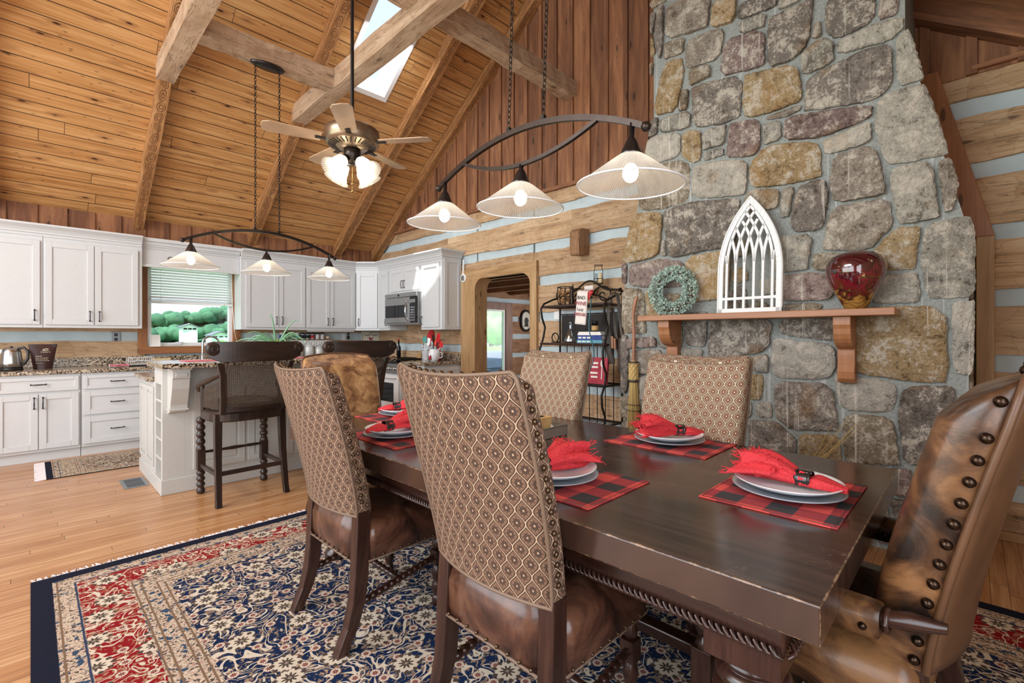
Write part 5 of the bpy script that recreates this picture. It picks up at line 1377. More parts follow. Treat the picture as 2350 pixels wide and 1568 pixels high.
for z,xf in ((1.625,RXF+.02),(1.215,RXF-.01),(.80,RXF-.01),(.40,RXF-.01)):
    m=MB()
    for a,b in (((xf,RY0),(xf,RY1)),((RXB,RY0),(RXB,RY1)),((xf,RY0),(RXB,RY0)),((xf,RY1),(RXB,RY1))): m.tube([(*a,z),(*b,z)],.011,6)
    for k in range(1,16): m.tube([(xf,RY0+(RY1-RY0)*k/16,z),(RXB,RY0+(RY1-RY0)*k/16,z)],.003,5)
    m.box(xf-.016,xf+.012,RY0-.01,RY1+.01,z-.004,z+.014); m.build('shelf','dark_wood' if z>1 else 'iron',t)
m=MB()
for k in range(1,8): m.tube([(RXB,RY0+(RY1-RY0)*k/8,.05),(RXB,RY0+(RY1-RY0)*k/8,1.55)],.005,5)
m.tube([(RXB,RY0,1.55),(RXB,RY1,1.55)],.006,6); m.build('back_bars','iron',t)
m=MB()
def cy(q): return RY0+(RY1-RY0)*q
m.tube([(RXB,cy(q/24),1.74+.14*math.sin(q/24*PI)+.03*math.cos(q/24*4*PI)) for q in range(25)],.010,8)
for c_,s in ((.28,1),(.72,-1)):
    m.tube([(RXB,cy(c_)+s*(.13*(1-k/30))*math.cos(k/30*3.2*PI),1.745+(.11*(1-k/30))*math.sin(k/30*3.2*PI)) for k in range(28)],.008,6)
m.tube([(RXB,cy(.15+.7*q/16),1.66+.10*math.sin(q/16*PI)) for q in range(17)],.008,6); m.build('crest','iron',t)
m=MB(); m.box(RXB-.02,RXB-.012,RY0+.04,RY1-.04,1.23,1.54); m.build('back_sheet','black_plastic',t)
# items on the rack
t=thing('cork_basket','open wire basket filled with wine corks on the top shelf of the rack','basket',(4.14,3.22,1.642))
m=MB()
for k in range(10): 
    a=2*PI*k/10; m.tube([(.07*math.cos(a),.07*math.sin(a),0),(.10*math.cos(a),.10*math.sin(a),.09),(.085*math.cos(a),.085*math.sin(a),.20)],.004,5)
for z,r in ((0.004,.07),(.09,.10),(.20,.085)): m.tube([(r*math.cos(a),r*math.sin(a),z) for a in [2*PI*k/20 for k in range(20)]],.005,5,closed=True)
m.build('wire','iron',t)
m=MB(); rnd=random.Random(8)
for k in range(46):
    a=rnd.uniform(0,2*PI); r=.075*math.sqrt(rnd.random()); z=rnd.uniform(.02,.17); d=Vector((rnd.uniform(-1,1),rnd.uniform(-1,1),rnd.uniform(-1,1))).normalized()*.02; c=Vector((r*math.cos(a),r*math.sin(a),z)); m.tube([c-d,c+d],.011,7)
tag(m.build('corks','cork',t),kind='stuff')
t=thing('cow_figurine','small dark metal figurine standing beside the cork basket','figurine',(4.08,3.08,1.642))
m=MB(); m.tube([(0,0,0),(0,0,.05),(0,.01,.10),(0,0,.17),(0,-.01,.22)],[.028,.02,.018,.012,.006],8); m.sphere((0,0,.175),.02); m.build('figure','bronze',t); m=MB(); m.lathe([(0,0),(.032,0),(.028,.012),(0,.012)],14); m.build('base','bronze',t)
t=thing('wine_cup_decor','flat red wine cup ornament hung in the scrollwork of the rack','ornament',(4.245,2.98,1.70))
m=MB(); m.lathe([(0,0),(.025,0),(.008,.02),(.05,.06),(.06,.10),(.0,.10)],18,M=Matrix.Diagonal((.3,1,1,1))); m.build('bowl','red_plastic',t); m=MB(); m.lathe([(.0,.101),(.061,.101),(.063,.15),(.0,.15)],18,M=Matrix.Diagonal((.3,1,1,1))); m.build('rim','towel_white',t)
t=thing('bottle_carrier','wire carrier with two small glass milk bottles on top of the rack','bottle carrier',(4.22,2.84,1.86))
m=MB(); 
for z,r in ((0.0,.055),(.05,.055)): m.tube([(r*.6*math.cos(a),r*math.sin(a),z) for a in [2*PI*k/16 for k in range(16)]],.0035,5,closed=True)
m.tube([(0,-.055,0),(0,-.055,.12),(0,-.04,.19)],.0035,5); m.tube([(0,.055,0),(0,.055,.12),(0,.04,.19)],.0035,5)
m.tube([(-.03,-.055,0),(-.03,-.0,-.11)],.0035,5)
m.build('wire','iron',t); m=MB(); m.tube([(0,-.05,.19),(0,.05,.20)],.010,8); m.build('grip','twig',t)
for y in (-.028,.028): 
    m=MB(); m.lathe([(0,.002),(.023,.002),(.024,.06),(.014,.085),(.016,.11),(.0,.11)],14,(0,y,0)); m.build('milk_bottle','bottle_glass' if y>0 else 'foil',t)
t=thing('printed_tea_towel','cream tea towel with red and black wine slogan hanging over the rack shelf','towel',(RXF+.0,2.86,1.78)); t.rotation_euler=(R(6),0,0)
m=MB(); rr=[]
for i in range(16):
    z=-.0-.36*i/15; rr.append([(-.012+.006*math.sin(q*1.4+i*.2)+(.05 if i<1 else 0),-.062-.012*(i/15)+.124*q/8+.03*(i/15)*0+.02*(i/15)*(q/8),z) for q in range(9)])
m.ring(rr,False); m.build('cloth','towel_white',t,solid=.003)
for s_,z_,sz,mt in (('BAD',-.085,.05,'text_dark'),('WINE',-.145,.055,'text_red'),('Lazy',-.205,.045,'text_dark'),('DRINK',-.258,.050,'text_red')):
    text(t,s_,(-.024,.003,z_),sz,mt,rot=(R(90),0,R(-90)))
t=thing('glass_decanter','clear conical glass decanter on the middle shelf of the rack','decanter',(4.08,3.10,1.230))
m=MB(); m.lathe([(0,.0),(.075,.0),(.082,.015),(.035,.12),(.018,.15),(.018,.21),(.026,.225),(.022,.225),(.015,.21),(.015,.15)],28,cap=False); m.build('vessel','bottle_glass',t)
m=MB(); m.lathe([(0,.003),(.072,.004),(.060,.045),(0,.045)],24); m.build('contents','steel',t); m=MB(); m.tube([(0,-.016,.215),(0,-.05,.21),(0,-.06,.15),(0,-.035,.115)],.004,6); m.build('handle','iron',t)
t=thing('horseshoe_frame','small round dark metal ring stand at the left end of the middle shelf','ornament',(4.05,3.29,1.230))
m=MB(); m.tube([(0,.045*math.cos(a),.055+.05*math.sin(a)) for a in [2*PI*k/18 for k in range(18)]],.007,6,closed=True); m.tube([(0,-.02,.02),(0,.02,.09)],.003,5); m.build('ring','iron',t); m=MB(); m.box(-.02,.02,-.04,.04,0,.012); m.build('foot','iron',t)
bk=[(0.0,.040,.150,'book_teal','teal-spined book at the bottom of the stack on the rack'),(.041,.060,.145,'book_blue','thick dark blue book with white title lettering in the stack on the rack'),(.102,.022,.14,'paper_white','thin pale book above the blue one in the stack on the rack'),(.125,.018,.13,'paper_white','topmost thin white book of the stack on the rack')]
for z,h,hw,mt,l in bk:
    h*=.8; z*=.8
    t=thing('book',l,'book',(4.09,2.80,1.230+z),0,'stacked books on the middle shelf')
    m=MB(); m.box(-.09,.09,-hw,hw,.002,h*.9); m.build('pages','paper_white',t)
    m=MB(); m.box(-.095,.095,-hw-.004,hw+.004,0,.003); m.box(-.095,.095,-hw-.004,hw+.004,h*.9,h*.9+.003); m.box(-.096,-.091,-hw-.004,hw+.004,0,h*.9+.003); m.build('cover',mt,t)
    if 'blue' in mt or 'teal' in mt:
        m=MB()
        for q in range(3): m.box(-.0975,-.0962,hw-.05-q*.055,hw-.01-q*.055,h*.3,h*.65)
        m.build('spine_print','paper_white',t)
t=thing('jar_candle','black-lidded jar candle with a kraft label on top of the books','candle',(4.10,2.80,1.345))
m=MB(); m.lathe([(0,0),(.034,0),(.036,.01),(.036,.085),(0,.085)],20); m.build('jar','black_glass',t); m=MB(); m.lathe([(.0365,.015),(.037,.015),(.037,.065),(.0365,.065)],20,cap=False); m.build('label_band','crate_wood',t); m=MB(); m.lathe([(0,.086),(.033,.086),(.033,.115),(0,.115)],20); m.build('lid','black_plastic',t)
t=thing('cookbook','red cookbook with a pale spoon on the cover leaning on the low shelf','book',(4.02,2.72,.816)); t.rotation_euler=(0,R(6),0)
m=MB(); m.box(-.0,.03,-.11,.11,0,.27); m.build('cover','book_red',t,bev=.002); m=MB(); m.tube([(-.003,-.05,.05),(-.003,-.05,.17)],.006,6); m.sphere((-.003,-.05,.21),.024,12,8,(.2,1,1.6)); m.build('spoon_print','towel_white',t)
m=MB(); 
for k,(z,w_) in enumerate(((.20,.07),(.16,.08),(.10,.09),(.06,.08))): m.box(-.003,.0,.0,.0+w_,z,z+.02)
m.build('cover_print','towel_white',t)
t=thing('glass_pitcher','small handled metal and glass lantern on the low shelf behind the chair','lantern',(4.12,3.18,.815))
m=MB(); m.lathe([(0,0),(.055,0),(.055,.16),(.03,.20),(.0,.20)],18); m.build('body','bottle_glass',t); m=MB(); m.tube([(0,-.10,.02),(0,-.10,.20),(0,-.05,.27),(0,.05,.27),(0,.10,.20),(0,.10,.02)],.005,6); m.build('bail','iron',t); m=MB(); m.tube([(0,-.03,.272),(0,.03,.272)],.01,8); m.build('grip','twig',t)
# leather straps and holster hung on the right post
t=thing('leather_holster','dark leather holster and belts hanging from the right corner of the rack','holster',(RXF+.12,2.585,1.74))
def strap(m,pts,w_=.016,th=.004):
    rr=[]; P=[Vector(p) for p in pts]
    for i,p in enumerate(P):
        rr.append([tuple(p+Vector((a*th,b*w_,0))) for a,b in ((-1,-1),(-1,1),(1,1),(1,-1))])
    m.ring(rr,smooth=False)
m=MB(); strap(m,[(.06,.0,.02),(.0,.02,-.02),(-.03,.03,-.2),(-.04,.02,-.45)]); strap(m,[(.07,-.02,.0),(.05,-.04,-.25),(.03,-.10,-.50),(.0,-.115,-.62)],.014); strap(m,[(.02,.02,-.15),(.0,-.03,-.40),(-.01,-.07,-.60)],.018); strap(m,[(.05,.0,.0),(.06,-.06,-.2),(.08,-.13,-.45)],.012); m.build('belts','black_leather',t)
m=MB(); m.ring([[(-.03+x*sx_,y*sy_+yo,z) for x,y in [(math.cos(a)*.028,math.sin(a)*.04) for a in [2*PI*k/14 for k in range(14)]]] for (z,sx_,sy_,yo) in ((-.36,.9,.8,.03),(-.42,1.1,1.1,.03),(-.60,1.05,1.0,.02),(-.68,.9,1.0,.0),(-.72,.5,.7,-.01))]); m.build('holster_left','black_leather',t)
m=MB(); m.ring([[(.0+x*sx_,-.105+y*sy_,z) for x,y in [(math.cos(a)*.028,math.sin(a)*.05) for a in [2*PI*k/14 for k in range(14)]]] for (z,sx_,sy_) in ((-.46,.9,.9),(-.52,1.1,1.1),(-.76,1.0,.9),(-.80,.5,.8))]); m.build('holster_right','black_leather',t)
m=MB(); m.tube([(-.045,-.02,-.44),(-.05,-.03,-.56)],.014,8); m.tube([(-.045,-.05,-.46),(-.05,-.06,-.57)],.013,8); m.build('wooden_grips','broom_handle',t)
m=MB(); m.tube([(-.045,.005,-.16),(-.045,.04,-.16),(-.045,.04,-.19),(-.045,.005,-.19)],.004,5,closed=True); m.build('buckle','steel',t)
t=thing('teal_strap','thin teal-black leather rein looping down the front of the rack','strap',(RXF-.03,2.70,1.70))
m=MB(); pts=[]
for k in range(40):
    q=k/39
    if q<.75: z=-.0-1.13*q; y=.02+.03*math.sin(q*9)+.10*max(0,q-.45)*1.6; x=-.03+.02*math.sin(q*14)
    else: a=(q-.75)/.25*2*PI; y=.10+.045*math.sin(a); z=-.85-.05+.055*math.cos(a); x=-.06
    pts.append((x,y,z))
m.tube(pts,.009,6,sx=.5); m.build('rein','strap_teal',t); m=MB(); m.sphere((-.03,.02,-.01),.014); m.build('ring','iron',t)
t=thing('corded_cable','black lamp cord curling on the floor between the rack and the chimney','cord',(3.95,2.35,.0))
m=MB(); m.tube([(.3,0,.30),(.2,.05,.18),(.05,-.02,.30),(-.05,-.1,.05),(-.15,-.15,.01),(-.3,-.1,.01)],.006,6); m.build('cord','black_plastic',t); m=MB(); m.box(.33,.40,-.03,.03,.25,.36); m.build('plug','white_paint',t)
# switch plate on log wall left of the rack
m=MB(); m.box(W+.022,W+.034,3.50,3.58,1.50,1.62); tag(m.build('switch_plate','white_paint',None,bev=.003),'white light switch between the wide opening and the iron rack','switch')
# pot of dried twigs on the hearth floor
t=thing('twig_basket','dark basket with a few dry twigs at the foot of the chimney behind the table','basket',(3.415,.78,0))
m=MB(); m.lathe([(0,0),(.14,0),(.17,.25),(.16,.50),(.13,.52),(.12,.50),(.14,.25)],24,cap=False); m.build('basket','black_plastic',t)
m=MB(); rnd=random.Random(12)
for k in range(9):
    a=rnd.uniform(-2.6,.2); m.tube([(.0,.0,.2),(.10*math.cos(a),.10*math.sin(a),.5),(.25*math.cos(a),.32*math.sin(a),rnd.uniform(.62,.84))],[.003,.002,.001],5)
m.build('twigs','straw',t)
# ------------------------------------------------------------------ dining rug
t=thing('persian_rug','large navy rug with red floral border and cream scrolls under the dining table','rug',(0,0,0))
m=MB(); N=30
P=[(0.0,-.9),(3.23,-.9),(3.23,3.52),(0,3.52)]
m.prism(P,0,.010,'z'); m.build('pile','persian_rug',t)
m=MB(); rnd=random.Random(6)
for k in range(420):
    x=.005+3.22*k/419; a=rnd.uniform(-.02,.02); L=rnd.uniform(.025,.06)
    m.tube([(x,3.52,.006),(x+a*.6,3.52+L*.6,.006),(x+a,3.52+L,.003)],[.0045,.004,.002],4)
m.build('fringe','fringe',t)
# ------------------------------------------------------------------ dining table
def tabletop_mat():
    t=NT('worn_tabletop'); o=t.obj(); x,y,z=t.sep(o)
    g=t.noise(t.xyz(x*22,y*1.6,z),1,4,.6,.8)
    c=t.ramp(g,(.3,srgb('#281a15')),(.5,srgb('#382720')),(.7,srgb('#49352b')))
    ex=(.650-x.abs()); ey=(1.3175-y.abs()); ez=(z.abs()*-1.0+.040)
    e1=ex.mn(ey); 
    edge=e1.mx(ez) # small only along arrises
    ar=ex.mx(ez).mn(ey.mx(ez)).mn(ex.mx(ey))
    n=t.noise(o,30,4,.7)
    wear=t.step(ar+n*.016,.0098,.002).__rsub__(1.0)
    c=t.mix(wear*.6,c,srgb('#a98a6c'))
    sc1=t.noise(t.xyz(x*9+y*30,y*4-x*9,1),1,2); s_=t.step((sc1-.5).abs(),.0018,.0012).__rsub__(1.0)*t.step(t.noise(o,5,1),.60,.02)*z.gt(.035)
    c=t.mix(s_*.5,c,srgb('#a08c78'))
    seam=t.step((y-.30).abs(),.0022,.0008).__rsub__(1.0).mx(t.step((y+.30).abs(),.0022,.0008).__rsub__(1.0)); c=t.mix(seam,c,(.005,.004,.003))
    rr=t.noise(o,6,3); rg=t.ramp(rr,(.3,.13),(.7,.22))
    MATS['worn_tabletop']=t.done(c,rg,0,.6)
tabletop_mat()
TX0,TX1,TY0,TY1,TZ=1.05,2.35,.215,2.83,.785; TCX,TCY=(TX0+TX1)/2,(TY0+TY1)/2
t=thing('dining_table','long dark wooden dining table with thick worn top and heavy turned legs','table',(TCX,TCY,.010)); tz=TZ-.010
m=MB(); m.box(-.65,.65,-1.3175,1.3175,-.04,.04,'y'); o=m.build('tabletop','worn_tabletop',t,bev=.004,seg=2); o.location=(0,0,tz-.04)
m=MB(); m.box(-.60,.60,-1.265,1.265,tz-.098,tz-.081,'y'); m.box(-.585,.585,-1.25,1.25,tz-.12,tz-.098,'y'); m.box(-.57,.57,-1.235,1.235,tz-.185,tz-.12,'y'); m.build('apron','dark_wood',t,bev=.006)
m=MB()
for s in (-1,1):
    n=150
    for k in range(n):
        y=-1.23+2.46*k/n; m.tube([(s*.575,y-.004,tz-.178),(s*.588,y+.008,tz-.168),(s*.578,y+.020,tz-.158)],.0055,5)
    for k in range(64):
        x=-.56+1.12*k/64; m.tube([(x-.004,s*1.24,tz-.178),(x+.008,s*1.253,tz-.168),(x+.020,s*1.243,tz-.158)],.0055,5)
m.build('rope_carving','dark_wood',t)
for sx in (-1,1):
    for sy in (-1,1):
        m=MB(); cx_,cy_=sx*.45,sy*1.135
        m.box(cx_-.095,cx_+.095,cy_-.085,cy_+.085,tz-.26,tz-.12,'z')
        pr=[(.03,tz-.262),(.07,tz-.266),(.078,tz-.28),(.070,tz-.292)]
        z=tz-.295
        for k,(r,h) in enumerate(((.088,.042),(.094,.045),(.094,.045),(.088,.042))):
            pr+= [(r*.86,z)]+[(r*.86+r*.14*math.sin(PI*q/6),z-h*q/6) for q in range(1,6)]+[(r*.86,z-h)]; z-=h
        pr+=[(.055,z-.01),(.05,z-.02),(.075,z-.05),(.085,z-.08),(.075,z-.115),(.045,z-.14),(.04,z-.15),(.062,z-.16),(.055,z-.18),(.045,.06),(.06,.045),(.065,.03),(.05,.0)]
        m.lathe(pr,36,(cx_,cy_,0)); m.build('leg','dark_wood',t,bev=.002)
m=MB()
for sy in (-1,1): m.box(-.40,.40,sy*1.135-.03,sy*1.135+.03,.13,.18,'x')
m.box(-.03,.03,-1.12,1.12,.13,.175,'y'); m.build('stretcher','dark_wood',t,bev=.006)
# ------------------------------------------------------------------ chairs
NAILM={}
def nails(name,pts,r,mat,parent,seg=8,rg=4):
    k=(r,mat)
    if k not in NAILM:
        m=MB(); m.sphere((0,0,0),r,seg,rg); o=m.build(name,mat,parent); NAILM[k]=o.data; o.location=pts[0]; pts=pts[1:]
    for p in pts:
        o=bpy.data.objects.new(name,NAILM[k]); COL.objects.link(o); o.parent=parent; o.location=p
def back_rings(hw0,hw1,z0,z1,y0,y1,th,conc,sag=.016,nl=20,topr=.035,vc=.965,fr=.42,ex=.30):
    rings=[]; edge=[]
    for i in range(nl+4):
        if i<=nl: v=(i/nl)*vc
        else: v=vc+(1-vc)*math.sin((i-nl)/3*PI/2)
        q=max(0,(v-vc)/(1-vc)); 
        hw=hw0+(hw1-hw0)*v+.010*math.sin(v*PI); hw-=topr*(1-math.sqrt(max(0,1-q*q)))*.6
        t_=th*(1-.10*v)*(1-fr*q*q); zz=z0+(z1-z0)*v+(0.012*q)
        yr=y0+(y1-y0)*(v**1.25); r=[]
        def zf(x,y): 
            return zz-sag*(1-(x/hw)**2)*v-(.03*q)*(y) 
        M_=12
        for k in range(M_+1):
            x=-hw+2*hw*k/M_; r.append((x,yr+conc*(x/hw)**2,zf(x,0)))
        F_=22
        for k in range(1,F_):
            a=PI*k/F_; c_=math.cos(a); x=hw*(1 if c_>0 else -1)*abs(c_)**ex; yy=t_*(abs(math.sin(a))**.42)
            bul=.014*(1-(x/hw)**2)
            r.append((x,yr+conc*(x/hw)**2+yy+bul*(1 if k not in(1,F_-1) else .3),zf(x,yy/t_)))
        rings.append(r); edge.append((r[0],r[M_],[r[k] for k in range(M_+1)]))
    return rings,edge
def turned(m,x,y,z0,z1,r,n=5,seg=16,foot=True):
    pr=[]; H=z1-z0
    k=0
    pr.append((r*.5,z0)); pr+=[(r*.9,z0+.008),(r*1.0,z0+.03),(r*.75,z0+.05)]
    zz=z0+.055; h=(H-.06)/n
    for q in range(n):
        for s in range(6): pr.append((r*(.62+.38*math.sin(PI*s/5)),zz+h*s/5*.98))
        zz+=h
    m.lathe(pr,seg,(x,y,0))
def twist_bar(m,p0,p1,r=.016,n=11,seg=10):
    p0,p1=Vector(p0),Vector(p1); N=n*6; pts=[p0+(p1-p0)*k/N for k in range(N+1)]
    rs=[r*(.68+.32*abs(math.sin(PI*k/6))) if N*.1<k<N*.9 else r*.8 for k in range(N+1)]
    m.tube(pts,rs,seg)
def sq_leg(m,pts,sizes):
    rings=[]
    for (x,y,z),(a,b) in zip(pts,sizes): rings.append([(x-a,y-b,z),(x+a,y-b,z),(x+a,y+b,z),(x-a,y+b,z)])
    m.ring(rings,smooth=False)
RUGZ=.0105
def side_chair(label,front=False,loc=(0,0),rz=0,sc=None):
    t=thing('dining_chair',label,'chair',(loc[0],loc[1],RUGZ),rz,None,sc)
    hw0,hw1=.243,.262; z0,z1=.545,1.155; y0,y1=-.245,-.395
    rings,edge=back_rings(hw0,hw1,z0,z1,y0,y1,.095,.045)
    m=MB(); m.ring(rings); m.build('backrest','fabric_ogee_front' if front else 'fabric_ogee',t)
    pts=[e[0] for e in edge]+edge[-1][2][1:-1]+[e[1] for e in reversed(edge)]+[p for p in reversed(edge[0][2][1:-1])]
    m=MB(); m.tube(pts,.0055,6,closed=True); m.build('piping','piping',t)
    NP=[(edge[k][s][0]+(-.001 if s==0 else .001),edge[k][s][1]+.026,edge[k][s][2]) for s in (0,1) for k in range(2,21)]+[(edge[-1][2][k][0],edge[-1][2][k][1]+.022,edge[-1][2][k][2]+.001) for k in range(1,12)]
    if not front: nails('nail_head',NP,.0085,'nail_brass',t)
    # seat
    m=MB(); rr=[]
    for z,i in ((.345,0),(.36,-.004),(.43,-.010),(.475,-.004),(.495,.014),(.508,.05),(.514,.11)):
        w_,ya,yb=.252-i,-.148+i*.6,.265-i; r_=.030
        q=[]
        for (cx_,cy_,a0) in ((w_-r_,yb-r_,0),(-w_+r_,yb-r_,PI/2),(-w_+r_,ya+r_,PI),(w_-r_,ya+r_,1.5*PI)):
            for k in range(5): a=a0+PI/2*k/4; q.append((cx_+r_*math.cos(a),cy_+r_*math.sin(a),z+.0))
        rr.append(q)
    m.ring(rr); m.ring([[(-.197,-.14,z),(-.197,-.200+d,z),(-.1,-.212+d,z),(.1,-.212+d,z),(.197,-.200+d,z),(.197,-.14,z)] for z,d in ((.345,.008),(.38,.0),(.46,.0),(.50,.012),(.53,.035))],smooth=True); m.build('seat','leather_seat',t)
    m=MB()
    L=[(x,.268) for x in [-.22+.04*k for k in range(12)]]+[(s*.257,y) for s in (-1,1) for y in [-.13+.043*k for k in range(10)]]+[(x,-.212) for x in [-.18+.045*k for k in range(9)]]
    nails('seat_nail',[(x,y,.362) for x,y in L],.006,'nail_brass',t,6,3)
    m=MB(); m.tube([(x,y,.35) for x,y in [(.25,.262),(-.25,.262),(-.252,-.15),(-.197,-.206),(.197,-.206),(.252,-.15)]],.005,6,closed=True); m.build('seat_piping','piping',t)
    for s in (-1,1):
        m=MB(); sq_leg(m,[(s*.222,-.172,.56),(s*.225,-.178,.40),(s*.225,-.182,.30),(s*.225,-.192,.20),(s*.225,-.218,.10),(s*.225,-.252,.03),(s*.225,-.264,.0)],[(.026,.028),(.027,.030),(.027,.030),(.026,.029),(.024,.026),(.023,.024),(.024,.024)]); m.build('leg','dark_wood',t,bev=.004)
    for s in (-1,1):
        m=MB(); turned(m,s*.215,.225,0,.20,.026,2); m.box(s*.215-.024,s*.215+.024,.201,.249,.20,.27,'z'); turned(m,s*.215,.225,.27,.36,.024,1); m.build('leg','dark_wood',t)
    m=MB()
    for s in (-1,1): twist_bar(m,(s*.222,-.19,.17),(s*.215,.205,.235),.017,13)
    twist_bar(m,(-.20,.02,.20),(.20,.02,.20),.016,11); m.build('stretcher','dark_wood',t)
    return t
side_chair('patterned fabric dining chair in the foreground centre, back turned to the viewer, nearest of all',False,(1.18,1.045),R(-91),1.03)
side_chair('patterned fabric dining chair seen from behind, between the bar stool and the foreground chair',False,(1.14,2.052),R(-90))
side_chair('patterned fabric dining chair facing the viewer in front of the stone chimney',True,(2.16,1.05),R(90),1.02)
side_chair('patterned fabric dining chair facing the viewer in front of the iron rack',True,(2.16,2.01),R(90),1.02)
def arm_chair(label,loc,rz,tan=False,sc=None):
    t=thing('leather_armchair',label,'armchair',(loc[0],loc[1],RUGZ),rz,None,sc)
    hw0,hw1=.268,.305; z0,z1=.50,1.195; y0,y1=-.285,-.445
    rings,edge=back_rings(hw0,hw1,z0,z1,y0,y1,.155,.05,nl=24,topr=.06,sag=-.02,vc=.86,fr=.70,ex=.42)
    m=MB(); m.ring(rings); m.build('backrest','leather_tan' if tan else 'leather_arm',t)
    M_=12
    m=MB()
    m.ring([[(p[0]*.99,p[1]-.006,p[2]) for p in e[2]] for e in edge],False)
    m.build('rear_panel','leather_rear',t,solid=.004)
    pts=[e[0] for e in edge]+edge[-1][2][1:-1]+[e[1] for e in reversed(edge)]
    m=MB(); m.tube(pts,.0085,8); m.build('piping','leather_rear',t)
    if not tan: nails('nail_head',[(edge[k][s][0]+(-.0015 if s==0 else .0015),edge[k][s][1]+.024,edge[k][s][2]) for s in (0,1) for k in range(1,26,2)]+[(edge[-1][2][k][0],edge[-1][2][k][1]+.03,edge[-1][2][k][2]-.004) for k in range(2,12,2)],.0125,'nail',t,12,6)
    m=MB(); rr=[]
    for z,i in ((.34,0),(.36,-.004),(.44,-.012),(.485,-.004),(.505,.016),(.52,.05),(.528,.12)):
        w_,ya,yb=.30-i,-.22+i*.5,.30-i; r_=.04; q=[]
        for (cx_,cy_,a0) in ((w_-r_,yb-r_,0),(-w_+r_,yb-r_,PI/2),(-w_+r_,ya+r_,PI),(w_-r_,ya+r_,1.5*PI)):
            for k in range(5): a=a0+PI/2*k/4; q.append((cx_+r_*math.cos(a),cy_+r_*math.sin(a),z))
        rr.append(q)
    m.ring(rr); m.build('seat','leather_arm',t)
    nails('seat_nail',[(x,y,.362) for x,y in [(x,.303) for x in [-.27+.045*k for k in range(13)]]+[(s*.304,y) for s in (-1,1) for y in [-.17+.045*k for k in range(11)]]],.008,'nail_brass',t)
    for s in (-1,1):
        x=s*.335
        m=MB(); sq_leg(m,[(s*.232,-.195,.53),(s*.240,-.215,.32),(s*.252,-.235,.18),(s*.258,-.30,.06),(s*.258,-.325,0)],[(.030,.032),(.031,.033),(.030,.031),(.026,.028),(.027,.027)]); m.build('leg','dark_wood',t,bev=.004)
        m=MB(); turned(m,s*.29,.285,0,.17,.032,2); m.box(s*.29-.032,s*.29+.032,.253,.317,.17,.32,'z'); turned(m,s*.29,.285,.30,.59,.030,4); m.build('leg','dark_wood',t,bev=.002)
        m=MB(); P=[(s*.292,-.275,.633),(s*.315,-.215,.632),(x,-.15,.625),(x,.10,.620),(x,.29,.612),(x,.345,.600)]
        rings=[]
        for i,(px_,py_,pz_) in enumerate(P):
            a=(.012,.024,.024,.024,.026,.018)[i]; b=(.012,.022,.018,.018,.020,.012)[i]
            rings.append([(px_+a*math.cos(q),py_,pz_+b*math.sin(q)) for q in [2*PI*k/14 for k in range(14)]])
        m.ring(rings); m.tube([(x-.026*math.cos(q),-.175,.625+.023*math.sin(q)) for q in [2*PI*k/14 for k in range(14)]],.007,6,closed=True); m.build('arm','dark_wood',t)
        m=MB(); rr=[]
        for y in (-.165,-.155,-.12,-.05,.02,.07,.095,.105):
            e=.9 if y in(-.165,.105) else 1; r2=[]
            for (qx,qz) in ((-.036,-.038),(.036,-.038),(.040,-.0),(.036,.022),(.018,.034),(-.018,.034),(-.036,.022),(-.040,-.0)): r2.append((x+qx*e,y,.625+qz*e))
            rr.append(r2)
        m.ring(rr); o=m.build('arm_pad','leather_arm',t)
        nails('arm_nail',[(x+ss*.040,y,.611) for ss in (-1,1) for y in (-.135,-.06,.01,.075)],.0095,'nail',t,10,5)
    m=MB(); twist_bar(m,(-.25,.02,.17),(.25,.02,.17),.018,13)
    for s in (-1,1): twist_bar(m,(s*.257,-.245,.17),(s*.29,.26,.22),.018,13)
    m.build('stretcher','dark_wood',t)
    return t
arm_chair('large brown leather armchair with dome nail trim at the right end of the table',(1.745,.292),R(-4),False)
arm_chair('mottled tan leather armchair at the far end of the table, behind the second fabric chair',(1.69,3.20),R(180),True,.94)
